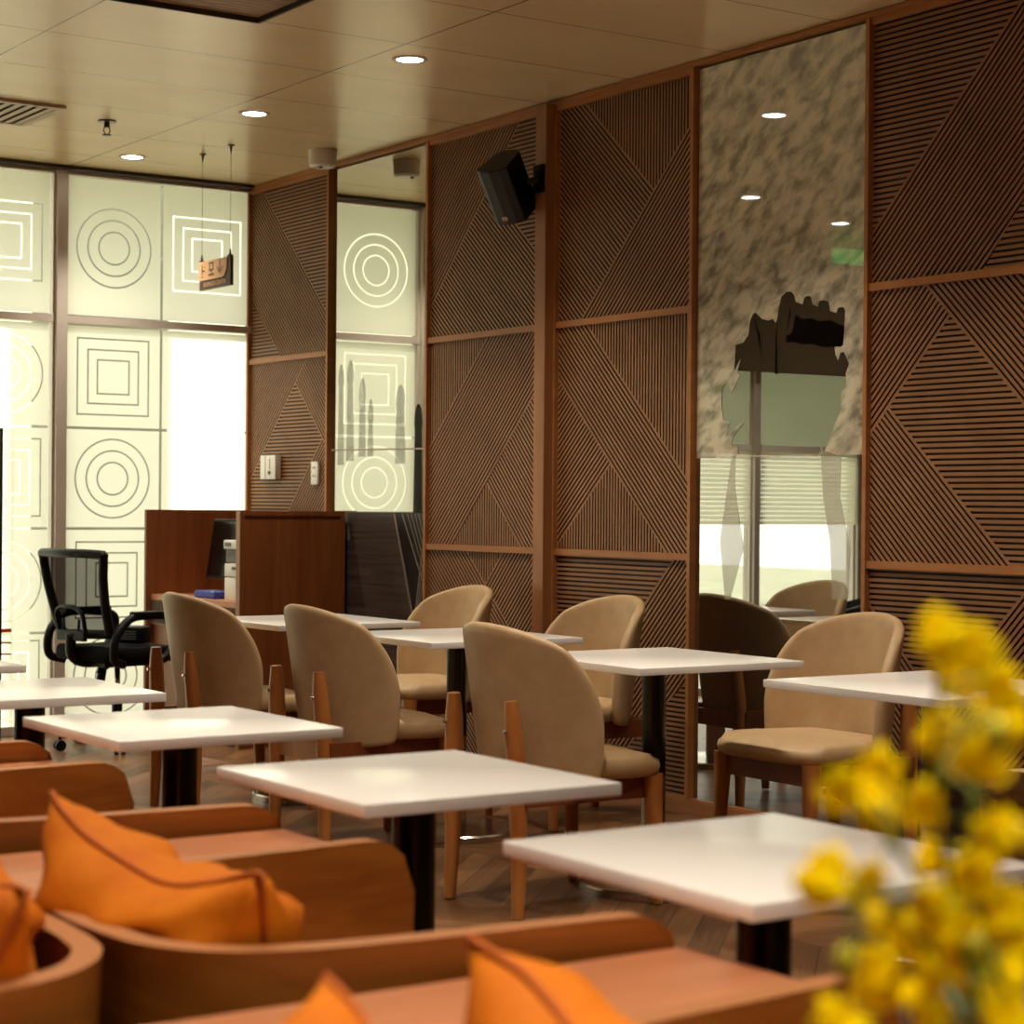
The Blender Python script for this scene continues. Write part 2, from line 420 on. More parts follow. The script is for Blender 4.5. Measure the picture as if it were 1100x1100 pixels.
def window(idx, x0, x1, cols, first):
    """one bay: frame, glass pane and, when cols is given, frosted film tiles with motifs cut out of them"""
    bm = bm_new()
    for (a, b) in ((x0, x0+.012), (x1-.012, x1)): box(bm, a, b, TD-.02, TD+.04, .045, 2.925)
    box(bm, x0, x1, TD-.025, TD+.045, 2.136, 2.174)
    box(bm, x0, x1, TD-.03, TD+.05, 2.908, H); box(bm, x0, x1, TD-.03, TD+.05, 0, .045)
    f = struct('window_%d' % idx, bm, M['alu'])
    bm = bm_new()
    for z0, z1 in ((.045, 2.136), (2.174, 2.908)): box(bm, x0+.012, x1-.012, TD+.008, TD+.014, z0, z1)
    obj('glass_pane', bm, M['glass'], f)
    if cols:
        for ci, (a, b) in enumerate(cols):
            for ri, (z0, z1) in enumerate(ROWS):
                kind = 'cs'[(first + ci + ri) % 2]
                bm = bm_new(); film_tile(bm, a, b, z0, z1, kind, TD+.006, 2.545 if ri == 4 else None)
                obj('frosted_film', bm, M['film'], f)
    else:
        bm = bm_new()
        for z0, z1 in ((1.56, 2.13), (2.18, 2.905)): box(bm, x0+.014, x1-.014, TD+.003, TD+.0045, z0, z1)
        obj('grey_film', bm, M['tint_film'], f)
    return f
window(1, 3.905, 4.992, [(3.918, 4.448), (4.462, 4.980)], 0)
window(2, 2.62, 3.848, [(2.632, 3.085), (3.099, 3.33), (3.345, 3.826)], 1)
window(3, 1.366, 2.562, None, 0)
window(4, .45, 1.318, None, 0)
window(5, -1.25, .382, None, 0)
for k, x in enumerate((3.848, 2.562, 1.318, .382)):
    bm = bm_new(); wd = .057 if x > 1.4 else (.048 if x > 1 else .068)
    box(bm, x, x+wd, TD-.05, TD+.06, 0, H)
    struct('trim_%d' % (k+1), bm, M['alu'])
bm = bm_new(); box(bm, -4, -1.25, TD, TD+.1, 0, H); struct('wall_back', bm, M['wall_paint'])
bm = bm_new(); box(bm, 2.562, AW, TD-.09, TD-.03, 2.925, H); struct('trim_5', bm, M['dark_frame'])
# dark bulkhead over the clear bays
bm = bm_new(); box(bm, -1.2, 1.80, TD-.12, TD-.055, 2.09, H)
bk = struct('trim_6', bm, M['bulkhead'])
bm = bm_new(); box(bm, -1.2, 1.80, TD-.125, TD-.115, 2.085, 2.095); obj('edge_strip', bm, M['white_plastic'], bk)

# outside
bm = bm_new(); box(bm, -20, 25, TD+.12, 40, -.25, -.12); struct('ground', bm, M['grass'])
bm = bm_new(); box(bm, 4.44, 5.12, 11.40, 11.9, -.12, 4.6)
struct('exterior_wall', bm, M['concrete'])
bm = bm_new(); box(bm, -7, 30, 24, 24.5, -.12, 6.5); struct('added_backdrop_wall', bm, M['pale_backdrop'])  # added backdrop, tones down the sky seen through the film lines
bm = bm_new(); box(bm, -6, 9, TD+.12, 10.75, 3.02, 3.2); struct('added_canopy', bm, M['concrete'])  # added overhang, keeps the sun off the top film row

# venetian blinds in the clear bays (seen mirrored in the cloud mural)
first_blind = None
for i, (x0, x1) in enumerate(((.46, 1.31), (1.40, 2.55), (-1.2, .37))):
    lab = ['white slatted blind half lowered in the clear window mirrored by the cloud mural',
           'white slatted blind in the clear bay beside the frosted windows',
           'white slatted blind in the clear bay farthest from the slatted wall'][i]
    t = thing('venetian_blind', lab, 'blind', (x0, TD-.035, 1.08), 0, 'window blinds')
    bm = bm_new()
    for k in range(16):
        z = .012+.030*k; x = x1-x0
        box(bm, 0, x, -.010, .010, z, z+.0268)
    obj('slats', bm, M['film'], t)
    bm = bm_new(); box(bm, 0, x1-x0, -.016, .016, .49, .53); obj('headrail', bm, M['white_plastic'], t)

# ------------------------------------------------------------------ slatted right wall
def clip(poly, p, n, keep):
    """keep the part of poly on the side of the line (p, normal n) where sign == keep"""
    out = []; m = len(poly)
    for i in range(m):
        a, b = poly[i], poly[(i+1) % m]
        da = ((a[0]-p[0])*n[0] + (a[1]-p[1])*n[1])*keep; db = ((b[0]-p[0])*n[0] + (b[1]-p[1])*n[1])*keep
        if da >= 0: out.append(a)
        if da*db < 0:
            t = da/(da-db); out.append((a[0]+(b[0]-a[0])*t, a[1]+(b[1]-a[1])*t))
    return out
PITCH, SLW = .0197, .0118
XS0, XS1, XB = 4.977, 4.988, 4.992
def slats_bm(bm, t, z, lines, regs):
    t1, t0 = t; z0, z1 = z
    for ref, ls, d in regs:
        side = 1
        poly = [(t0, z0), (t1, z0), (t1, z1), (t0, z1)]
        for k in ls:
            a, b = lines[k]; dx, dz = b[0]-a[0], b[1]-a[1]; q = math.hypot(dx, dz); n = (-dz/q, dx/q)
            s = 1 if (ref[0]-a[0])*n[0]+(ref[1]-a[1])*n[1] > 0 else -1
            ins = .0
            if d == k: side = s
            poly = clip(poly, (a[0]+n[0]*s*ins, a[1]+n[1]*s*ins), n, s)
            if len(poly) < 3: break
        if len(poly) < 3: continue
        if d == 'H': u, o = (1, 0), (t0, z0)
        elif d == 'V': u, o = (0, 1), (t0, z0)
        else:
            a, b = lines[d]; dx, dz = b[0]-a[0], b[1]-a[1]; q = math.hypot(dx, dz); u = (dx/q, dz/q); o = a
        n = (-u[1], u[0])
        vals = [((p[0]-o[0])*n[0] + (p[1]-o[1])*n[1]) for p in poly]
        k0, k1 = math.floor(min(vals)/PITCH)-1, math.ceil(max(vals)/PITCH)+1
        for k in range(k0, k1):
            c0 = k*PITCH - (SLW if side < 0 else 0); c1 = c0+SLW
            s = clip(poly, (o[0]+n[0]*c0, o[1]+n[1]*c0), n, 1)
            if len(s) >= 3: s = clip(s, (o[0]+n[0]*c1, o[1]+n[1]*c1), n, -1)
            if len(s) < 3: continue
            if abs(sum(s[i][0]*s[(i+1) % len(s)][1]-s[(i+1) % len(s)][0]*s[i][1] for i in range(len(s)))) < 4e-6: continue
            f = [bm.verts.new((XS0, y, zz)) for y, zz in s]; g = [bm.verts.new((XS1, y, zz)) for y, zz in s]
            bm.faces.new(f)
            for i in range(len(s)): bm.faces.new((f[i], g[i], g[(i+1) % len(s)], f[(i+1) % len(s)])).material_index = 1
PANELS = [
    ('P1T', (9.99, 9.085), (1.99, 2.9),
     {'a': [(9.858, 2.916), (9.092, 2.167)], 'b': [(10.001, 2.337), (9.613, 1.979)]},
     [((9.395, 2.657), 'a', 'H'), ((9.582, 2.407), 'ab', 'a'), ((9.916, 2.158), 'b', 'H')]),
    ('P1M', (9.99, 9.085), (1.018, 1.965),
     {'a': [(9.346, 1.949), (9.996, 1.309)], 'b': [(9.448, 1.832), (9.08, 1.465)], 'c': [(9.166, 1.533), (9.526, 1.166)]},
     [((9.899, 1.786), 'a', 'a'), ((9.162, 1.756), 'ab', 'b'), ((9.475, 1.54), 'abc', 'H'), ((9.155, 1.347), 'bc', 'c')]),
    ('P1B', (9.99, 9.085), (0.06, 0.993),
     {'a': [(9.33, 1.043), (9.979, 0.357)]},
     [((9.885, 0.998), 'a', 'a'), ((9.083, 0.717), 'a', 'H')]),
    ('P2T', (8.1, 7.14), (1.99, 2.9),
     {'a': [(7.343, 2.912), (8.087, 2.138)], 'b': [(7.585, 2.626), (7.278, 2.366)]},
     [((7.872, 2.662), 'a', 'a'), ((7.678, 2.187), 'ab', 'b'), ((7.348, 2.694), 'ab', 'H')]),
    ('P2M', (8.1, 7.14), (1.018, 1.965),
     {'a': [(7.622, 1.95), (8.07, 1.503)], 'b': [(7.267, 1.648), (7.876, 1.023)], 'c': [(7.603, 1.301), (7.335, 1.024)]},
     [((7.962, 1.793), 'a', 'V'), ((7.6, 1.632), 'ab', 'a'), ((7.34, 1.342), 'bc', 'c'), ((7.609, 1.105), 'bc', 'V')]),
    ('P2B', (8.1, 7.14), (0.06, 0.993),
     {'a': [(7.76, 0.992), (7.611, 0.853)], 'b': [(7.471, 0.992), (7.605, 0.85)]},
     [((7.963, 0.876), 'a', 'a'), ((7.626, 0.957), 'ab', 'V'), ((7.39, 0.861), 'ab', 'b')]),
    ('P3T', (7.05, 6.135), (1.99, 2.9),
     {'a': [(6.862, 2.903), (6.404, 2.493)], 'b': [(6.147, 2.72), (6.9, 1.977)]},
     [((6.835, 2.493), 'ab', 'a'), ((6.445, 2.737), 'ab', 'V'), ((6.344, 2.203), 'b', 'b')]),
    ('P3M', (7.05, 6.135), (1.018, 1.965),
     {'a': [(6.818, 1.949), (6.124, 1.276)], 'b': [(7.038, 1.732), (6.3, 1.022)], 'c': [(6.663, 1.378), (7.036, 1.038)]},
     [((6.346, 1.789), 'a', 'V'), ((6.636, 1.578), 'ab', 'a'), ((6.945, 1.447), 'bc', 'c'), ((6.66, 1.123), 'bc', 'V')]),
    ('P3B', (7.05, 6.135), (0.06, 0.993),
     {'a': [(6.251, 0.992), (6.432, 0.809)], 'c': [(6.126, 0.54), (6.266, 0.43)]},
     [((6.673, 0.906), 'a', 'H'), ((6.278, 0.797), 'ac', 'a'), ((6.152, 0.291), 'c', 'H')]),
    ('P4T', (5.15, 4.235), (1.99, 2.9),
     {'a': [(4.486, 2.837), (5.149, 2.169)], 'b': [(4.478, 2.173), (4.628, 1.991)]},
     [((5.015, 2.69), 'a', 'H'), ((4.767, 2.383), 'ab', 'a'), ((4.487, 2.004), 'b', 'H')]),
    ('P4M', (5.15, 4.235), (1.018, 1.965),
     {'a': [(4.891, 1.966), (4.468, 1.557)], 'b': [(4.778, 1.843), (5.146, 1.46)], 'c': [(5.047, 1.547), (4.506, 1.035)]},
     [((5.037, 1.796), 'ab', 'b'), ((4.627, 1.858), 'a', 'a'), ((4.682, 1.458), 'abc', 'H'), ((4.991, 1.232), 'bc', 'c')]),
    ('P4B', (5.15, 4.235), (0.06, 0.993),
     {'a': [(4.463, 0.913), (4.596, 0.773)], 'b': [(5.12, 0.848), (4.927, 0.659)], 'c': [(4.816, 0.543), (4.813, 0.268)]},
     [((4.869, 0.931), 'ab', 'H'), ((4.505, 0.732), 'abc', 'a'), ((5.104, 0.601), 'abc', 'b')]),
]
COLTXT = {'P1': 'beside the frosted window', 'P2': 'between the narrow mirror panel and the loudspeaker post',
          'P3': 'between the loudspeaker post and the cloud mural', 'P4': 'between the cloud mural and the yellow flowers'}
ROWTXT = {'T': 'top', 'M': 'middle', 'B': 'bottom'}
for nm, t, z, lines, regs in PANELS:
    root = thing('slatted_wall_panel', '%s panel of brown diagonal wood slats %s' % (ROWTXT[nm[2]], COLTXT[nm[:2]]), 'wall panel', (AW-.001, (t[0]+t[1])/2, z[0]), 0, 'slatted wall panels')
    bm = bm_new(); box(bm, XS1-.002, AW-.002, t[1], t[0], z[0], z[1]); objw('backing_board', bm, M['gap_shade'], root)
    bm = bm_new(); slats_bm(bm, t, z, lines, regs); objw('slats', bm, [M['slat'], M['gap_shade']], root)

# frames round the panels and mirrors
k = 7
for t1, t0 in ((9.995, 9.070), (8.115, 7.13), (7.065, 6.12), (5.165, 4.22)):
    bm = bm_new()
    for a, b in ((t1-.018, t1), (t0, t0+.018)): box(bm, 4.956, AW-.001, a, b, .062, 2.921)
    for a, b in ((2.898, 2.926), (1.964, 1.991), (.992, 1.019)): box(bm, 4.962, AW-.001, t0+.018, t1-.018, a, b)
    struct('trim_%d' % k, bm, M['trim']); k += 1
bm = bm_new(); box(bm, 4.953, AW-.001, 4.0, 9.995, 2.922, H-.004); struct('trim_%d' % k, bm, M['trim']); k += 1
bm = bm_new(); box(bm, 4.955, AW-.001, -2.4, 9.995, 0, .055); box(bm, 4.962, AW-.001, -2.4, 9.995, .055, .062); struct('baseboard_right', bm, M['trim'])
bm = bm_new(); box(bm, 4.975, AW-.001, -2.4, 4.21, .062, H); struct('trim_%d' % k, bm, M['slat']); k += 1
# post
bm = bm_new(); box(bm, 4.910, AW-.001, 7.056, 7.136, 0, 2.925, .004); struct('column_trim', bm, M['post'])

# ------------------------------------------------------------------ mural glass, narrow
mr = thing('mirror_mural_panel', 'narrow mirrored glass panel with dark streaked lower half beside the work desk', 'mural', (AW-.001, 8.58, .06))
bm = bm_new(); box(bm, 4.982, AW-.002, 8.122, 9.062, .062, 2.912); objw('glass_sheet', bm, M['mirror_glass'], mr)
def sheet(name, pts, m, root, x=4.981, th_=.0008):
    bm = bm_new(); prism_tri(bm, [(x, a, b) for a, b in pts], (-th_, 0, 0)); return objw(name, bm, m, root)
sheet('streaked_reflection', [(9.060, .064), (9.060, 1.163), (8.428, 1.163), (8.266, .724), (8.02+.11, .40), (8.124, .064)], M['dark_reflection'], mr)  # dark desk reflection put into the colour of these two sheets
sheet('dark_reflection', [(8.428, 1.163), (8.266, .724), (8.13, .40), (8.124, .064), (8.124, 1.163)], M['dark_solid'], mr)
def lineq(bm, a, b, wd, x=4.9795):
    dx, dz = b[0]-a[0], b[1]-a[1]; q = math.hypot(dx, dz); n = (-dz/q*wd/2, dx/q*wd/2)
    prism(bm, [(x, a[0]+n[0], a[1]+n[1]), (x, b[0]+n[0], b[1]+n[1]), (x, b[0]-n[0], b[1]-n[1]), (x, a[0]-n[0], a[1]-n[1])], (-.0006, 0, 0))
def stripe(a, b, wd):
    bm = bm_new(); lineq(bm, a, b, wd); objw('pale_stripe', bm, M['pale_line'], mr)
for i in range(12):
    s = i*.055
    a = (8.428-.367*s-.01, 1.155-s)
    run = min(.24, (a[0]-8.13))
    stripe(a, (a[0]-.14*(run/.3), max(.2, a[1]-.36*(run/.3))), .004)
for i in range(7):
    z0 = .55+.10*i
    stripe((8.36-.02*i-.06, max(.35, z0-.25)), (8.13, min(1.16, z0+.35)), .004)
stripe((8.428, 1.160), (8.200, .55), .006); stripe((8.35, 1.16), (8.13, .80), .005)
for i in range(5): stripe((8.30-.035*i, 1.16), (8.13, 1.16-.30+.05*i), .0035)
for i in range(4): stripe((8.90+.012*i, 1.16), (8.86+.012*i, 1.02), .003)
def pillar(a, b, z0, z1):
    w_ = (a-b)/2; c_ = (a+b)/2; pts = [(a, z0), (a-.01, z1-.12)]
    for k in range(9):
        q = PI*k/8; pts.append((c_+w_*.9*math.cos(q), z1-.10+.10*math.sin(q)))
    pts += [(b+.01, z1-.12), (b, z0)]; return pts
for a, b, z0, z1, m in ((9.000, 8.935, 1.40, 1.915, 'grey_print'), (8.910, 8.832, 1.42, 1.93, 'grey_print'), (8.785, 8.712, 1.44, 1.835, 'grey_print'),
                        (8.695, 8.635, 1.44, 1.725, 'grey_print'), (8.425, 8.328, 1.40, 1.785, 'grey_print'), (8.248, 8.168, 1.165, 1.685, 'dark_stone')):
    sheet('stone_pillar_print', pillar(a, b, z0, z1), M[m], mr)
bm = bm_new(); lineq(bm, (9.06, 1.478), (8.124, 1.469), .008, 4.9795); objw('glass_joint', bm, M['pale_line'], mr)

# ------------------------------------------------------------------ mural glass, clouds
SIL = [(5.889, 1.721), (5.881, 1.821), (5.837, 1.828), (5.808, 1.855), (5.799, 1.906), (5.784, 1.93), (5.77, 1.937), (5.75, 1.925), (5.731, 1.91), (5.693, 1.901), (5.669, 1.906), (5.655, 1.889), (5.645, 1.901), (5.637, 1.944), (5.623, 1.984), (5.595, 2.001), (5.567, 1.998), (5.553, 1.985), (5.544, 1.959), (5.507, 1.947), (5.498, 1.971), (5.48, 1.976), (5.462, 1.971), (5.453, 1.943), (5.426, 1.931), (5.417, 1.952), (5.39, 1.953), (5.368, 1.945), (5.359, 1.911), (5.328, 1.902), (5.319, 1.92), (5.293, 1.921), (5.282, 1.908), (5.284, 1.863), (5.288, 1.821), (5.291, 1.785), (5.309, 1.777), (5.318, 1.793), (5.335, 1.781), (5.33, 1.751), (5.317, 1.732), (5.304, 1.758), (5.287, 1.76), (5.26, 1.717), (5.277, 1.681), (5.272, 1.633), (5.298, 1.622), (5.302, 1.549), (5.327, 1.508), (5.344, 1.472), (5.388, 1.399), (5.401, 1.427), (5.41, 1.393), (5.629, 1.396), (5.86, 1.401), (5.866, 1.433), (5.901, 1.44), (5.891, 1.472), (5.833, 1.522), (5.847, 1.523), (5.931, 1.473), (5.912, 1.531), (5.952, 1.539), (5.963, 1.598), (5.959, 1.657), (5.939, 1.678), (5.914, 1.661), (5.908, 1.635), (5.855, 1.704), (5.87, 1.72), (5.851, 1.768)]
CURL = [(5.866, 1.433), (5.905, 1.376), (5.952, 1.148), (5.966, 1.07), (5.933, 0.849), (5.903, 0.851), (5.826, 1.047), (5.879, 1.272), (5.88, 1.375)]
CURR = [(5.406, 1.418), (5.39, 1.24), (5.352, 1.082), (5.337, 0.875), (5.258, 0.878), (5.248, 1.06), (5.302, 1.24), (5.299, 1.386)]
BLOB = [(5.543, 1.912), (5.506, 1.891), (5.461, 1.894), (5.416, 1.878), (5.363, 1.881), (5.284, 1.848), (5.291, 1.785), (5.309, 1.78), (5.335, 1.781), (5.397, 1.782), (5.451, 1.801), (5.505, 1.798), (5.542, 1.813), (5.593, 1.813), (5.598, 1.835), (5.561, 1.845)]
mc = thing('cloud_mural_panel', 'tall glossy glass mural of grey clouds above black jagged rocks', 'mural', (AW-.001, 5.64, .06))
bm = bm_new(); box(bm, 4.982, AW-.002, 5.172, 6.112, .062, 2.912); objw('glass_sheet', bm, M['dark_mirror'], mc)
bm = bm_new()
out = [(6.110, 1.392), (5.174, 1.392), (5.174, 2.910), (6.110, 2.910)]
def loop(pts):
    v = [bm.verts.new((4.981, a, b)) for a, b in pts]; return [bm.edges.new((v[i], v[(i+1) % len(v)])) for i in range(len(v))]
SIL2 = [(a, max(b, 1.396)) for a, b in SIL]
es = loop(out) + loop(SIL2)
r = bmesh.ops.triangle_fill(bm, use_beauty=True, edges=es)
ex = bmesh.ops.extrude_face_region(bm, geom=[g for g in r['geom'] if isinstance(g, bmesh.types.BMFace)])
for g in ex['geom']:
    if isinstance(g, bmesh.types.BMVert): g.co.x -= .0008
objw('cloud_print', bm, M['cloud'], mc)
sheet('pale_tree_print', CURL, M['pale_print'], mc); sheet('pale_tree_print', CURR, M['pale_print'], mc)
# rocks: the jagged outline above the bright line, brown columns with a black hollow
def above(poly, p, q):
    dx, dz = q[0]-p[0], q[1]-p[1]; n = (-dz, dx)
    return clip(poly, p, n, -1)
top = above(SIL, (6.098, 1.742), (5.281, 1.672))
if sum(b for a, b in top)/max(1, len(top)) < 1.72: top = clip(SIL, (6.098, 1.742), (.07, -.817), -1)
sheet('rock_print', top, M['rock_brown'], mc)
sheet('rock_hollow_print', BLOB, M['rock'], mc, x=4.9798)
for pts in ([(5.655, 1.70), (5.648, 1.90), (5.640, 1.70)], [(5.78, 1.93), (5.74, 1.85), (5.73, 1.75), (5.75, 1.84)], [(5.60, 1.99), (5.575, 1.93), (5.59, 1.86), (5.568, 1.92)]):
    sheet('rock_crack_print', pts, M['rock'], mc, x=4.9798)
# ------------------------------------------------------------------ tables
def make_table(sx, sy, label, loc):
    t = thing('cafe_table', label, 'table', loc)
    bm = bm_new(); box(bm, -sx/2, sx/2, -sy/2, sy/2, .707, .729, .0025); autosmooth(obj('table_top', bm, M['white_top'], t))
    bm = bm_new(); box(bm, -.16, .16, -.16, .16, .697, .7075); obj('mounting_plate', bm, M['black_tube'], t)
    bm = bm_new(); lathe(bm, [(.038, .36), (.038, .697)], 28); autosmooth(obj('column', bm, M['black_tube'], t))
    bm = bm_new(); lathe(bm, [(.0385, .03), (.0385, .36)], 28); autosmooth(obj('column_sleeve', bm, M['chrome'], t))
    bm = bm_new(); lathe(bm, [(.232, 0), (.232, .022), (.226, .028), (.10, .036), (.045, .040)], 56); autosmooth(obj('base', bm, M['chrome'], t), 30)
    return t
g1 = 'white square tables of the sofa row'; g2 = 'white square tables by the slatted wall'
ta = make_table(.505, .535, 'white square table nearest the viewer, beside the blurred yellow flowers', (1.825, 2.085, 0)); ta['group'] = g1
dup(ta, 'white square table beside the sofa holding the big orange cushion, middle of its row', (1.825, 3.01, 0))
dup(ta, 'white square table in front of the farthest tan chair turned away', (1.825, 3.985, 0))
dup(ta, 'white square table in front of the black mesh office chair', (1.825, 4.885, 0))
dup(ta, 'white square table cut by the left picture edge, nearest the frosted window', (1.825, 5.86, 0))
tb = make_table(.64, .68, 'white square table behind the upper yellow blooms, in front of the cloud mural chair', (3.985, 3.86, 0)); tb['group'] = g2
dup(tb, 'white square table between the nearest tan chair turned away and the cloud mural', (3.90, 4.985, 0))
dup(tb, 'white square table in front of the narrow mirror panel, second farthest by the wall', (3.93, 6.19, 0))
dup(tb, 'white square table next to the wooden work desk, farthest by the wall', (3.91, 7.28, 0))

# ------------------------------------------------------------------ dining chairs
def solidify(o, th_, sub=1, offset=0):
    a = o.modifiers.new('solid', 'SOLIDIFY'); a.thickness = th_; a.offset = offset
    if sub:
        b = o.modifiers.new('sub', 'SUBSURF'); b.levels = sub; b.render_levels = sub
    dg = bpy.context.evaluated_depsgraph_get(); me = bpy.data.meshes.new_from_object(o.evaluated_get(dg))
    o.modifiers.clear(); o.data = me
    me.polygons.foreach_set('use_smooth', [True]*len(me.polygons)); return o
def shell_pt(X, Y, R=.285, ext=76):
    ph = X*R_(ext); z = .572 + (Y*.285 if Y > 0 else Y*.215)
    x = -.232 + R*(1-math.cos(ph)) - (z-.57)*.16
    return Vector((x, R*math.sin(ph)*.97, z))
def blend_disc(s, t, k=None):
    if k is None: k = .15 if t > 0 else .15 + .45*min(1, -t*1.6)
    dx = s*math.sqrt(1-t*t/2); dy = t*math.sqrt(1-s*s/2)
    return dx*(1-k)+s*k, dy*(1-k)+t*k
def make_chair(label, loc, rot):
    t = thing('dining_chair', label, 'chair', loc, rot)
    # seat
    bm = bm_new(); n = 44
    def outline(sc, z, dz=0):
        ring = []
        for k in range(n):
            a = 2*PI*k/n; c_, s_ = math.cos(a), math.sin(a); e = 2/4.2
            x = .255*math.copysign(abs(c_)**e, c_)*sc; y = .262*math.copysign(abs(s_)**e, s_)*sc
            if x < 0: y *= .90 - .18*min(1, -x/.25); x *= .74
            ring.append(bm.verts.new((x+.012, y, z + (-.014 if x > .18 else 0)*dz)))
        return ring
    rings = [outline(.93, .392), outline(.985, .402), outline(1, .425, .4), outline(.985, .447, .8), outline(.93, .459, 1), outline(.70, .466, 1), outline(.35, .469, 0)]
    for a, b in zip(rings, rings[1:]):
        for k in range(n): bm.faces.new((a[k], a[(k+1) % n], b[(k+1) % n], b[k]))
    bm.faces.new(rings[0][::-1]); bm.faces.new(rings[-1])
    obj('seat', bm, M['leather'], t, True)
    # backrest
    bm = bm_new(); m = 18; vv = []
    for i in range(m+1):
        row = []
        for j in range(m+1):
            X, Y = blend_disc(-1+2*i/m, -1+2*j/m); row.append(bm.verts.new(shell_pt(X, Y)))
        vv.append(row)
    for i in range(m):
        for j in range(m): bm.faces.new((vv[i][j], vv[i+1][j], vv[i+1][j+1], vv[i][j+1]))
    b = obj('backrest', bm, M['leather'], t); solidify(b, .036, 1)
    for X in (-.36, .36):
        bm = bm_new(); pts = [shell_pt(X*(1-.12*abs(y)), y) + Vector((.0185, 0, 0)) for y in [-.8+.17*q for q in range(11)]]
        tube(bm, pts, .0016, 6); obj('seam', bm, M['seam'], b, True)
    # legs
    for s in (-1, 1):
        bm = bm_new(); tube(bm, [(-.262, s*.186, .004), (-.256, s*.180, .20), (-.258, s*.172, .42), (-.268, s*.160, .56), (-.272, s*.156, .632)], [.019, .025, .031, .028, .020], 8)
        lg = autosmooth(obj('rear_leg', bm, M['oak'], t), 50)
        bm = bm_new(); tube(bm, [(-.305, s*.163, .545), (-.288, s*.163, .545)], .006, 8); obj('screw', bm, M['chrome'], lg)
        bm = bm_new(); tube(bm, [(.226, s*.218, .004), (.214, s*.216, .22), (.206, s*.214, .396)], [.017, .024, .033], 8)
        autosmooth(obj('front_leg', bm, M['oak'], t), 50)
        bm = bm_new(); box(bm, -.25, .20, s*.196-.011, s*.196+.011, .325, .392); obj('side_apron', bm, M['apron'], t)
    bm = bm_new(); box(bm, .190, .214, -.19, .19, .325, .390); obj('front_apron', bm, M['apron'], t)
    bm = bm_new(); box(bm, -.262, -.240, -.16, .16, .320, .385); obj('rear_apron', bm, M['oak'], t)
    return t
gA = 'tan chairs turned away from the viewer'; gB = 'tan chairs along the slatted wall'
ch = make_chair('tan leather dining chair seen from behind, nearest of the three turned away', (3.535, 5.0, 0), 0); ch['group'] = gA
dup(ch, 'tan leather dining chair seen from behind, middle one of the three turned away', (3.535, 6.17, 0))
dup(ch, 'tan leather dining chair seen from behind, farthest of the three, next to the office chair', (3.535, 7.20, 0))
dup(ch, 'tan leather dining chair in front of the cloud mural, seen from its front', (4.50, 4.90, 0), PI, gB)
dup(ch, 'tan leather dining chair against the wall between the post and the cloud mural', (4.50, 6.28, 0), PI, gB)
dup(ch, 'tan leather dining chair against the wall beside the narrow mirror panel', (4.50, 7.34, 0), PI, gB)
dup(ch, 'tan leather dining chair half hidden by yellow flowers at the right picture edge', (4.50, 3.73, 0), PI, gB)

# ------------------------------------------------------------------ tub sofas with veneer shells
half = [(.0, 0), (.006, -.10), (.022, -.175), (.07, -.245), (.155, -.292), (.30, -.318), (.48, -.334), (.685, -.352)]
half = [(a, b) for a, b in half]
def sofa_path():
    near = catmull([(a, b, 0) for a, b in half], 9); near = near[::-1]
    far = [Vector((p.x, -p.y, 0)) for p in near[::-1]][1:]
    return near + far
def make_sofa(label, loc, rot):
    t = thing('tub_sofa', label, 'sofa', loc, rot)
    path = sofa_path(); n = len(path)
    Lc = [0]
    for a, b in zip(path, path[1:]): Lc.append(Lc[-1] + (b-a).length)
    tot = Lc[-1]; th_ = .034; r = .085; TOP = .690
    def nrm(i):
        d = (path[min(i+1, n-1)] - path[max(i-1, 0)]).normalized(); return Vector((-d.y, d.x, 0))
    c0 = Vector((.3, 0, 0))
    def top(i):
        d = min(Lc[i], tot-Lc[i])
        return TOP if d >= r else TOP - r + math.sqrt(max(0, r*r-(r-d)**2))
    bm = bm_new(); O = []; I = []
    nz = 7
    for i, p in enumerate(path):
        inn = p - nrm(i)*th_*(1 if True else 1)
        if (inn-c0).length > (p-c0).length: inn = p + nrm(i)*th_
        zt = top(i); oc = []; ic = []
        for k in range(nz):
            z = .07 + (zt-.07)*k/(nz-1); tp = (1-(z/TOP))*.10
            oc.append(bm.verts.new((p + (c0-p)*tp) + Vector((0, 0, z))))
            ic.append(bm.verts.new((inn + (c0-inn)*tp) + Vector((0, 0, z))))
        O.append(oc); I.append(ic)
    for i in range(n-1):
        for k in range(nz-1):
            bm.faces.new((O[i][k], O[i+1][k], O[i+1][k+1], O[i][k+1])); bm.faces.new((I[i][k], I[i][k+1], I[i+1][k+1], I[i+1][k]))
        f = bm.faces.new((O[i][-1], O[i+1][-1], I[i+1][-1], I[i][-1])); f.material_index = 1
        bm.faces.new((O[i][0], I[i][0], I[i+1][0], O[i+1][0]))
    for i in (0, n-1):
        for k in range(nz-1):
            f = bm.faces.new((O[i][k], O[i][k+1], I[i][k+1], I[i][k])); f.material_index = 1
    autosmooth(obj('shell', bm, [M['sofa_wood'], M['sofa_rim']], t), 45)
    bm = bm_new(); vs_ = box(bm, .07, .62, -.27, .27, .27, .42, .03); autosmooth(obj('seat_cushion', bm, M['seat_fabric'], t), 60)
    bm = bm_new(); box(bm, .09, .59, -.26, .26, .10, .268); obj('seat_base', bm, M['sofa_wood'], t)
    for x, y in ((.12, -.2), (.12, .2), (.53, -.24), (.53, .24)):
        bm = bm_new(); lathe(bm, [(.016, 0), (.022, .10)], 12, (x, y)); obj('foot', bm, M['black_tube'], t)
    return t
SX = .925; P_ = 1.06
gs = 'veneer tub sofas facing the tables'; gl = 'veneer tub sofas facing away from the tables'
s1 = make_sofa('curved wood tub sofa holding the large orange cushion, facing the white tables', (SX, 2.335, 0), 0); s1['group'] = gs
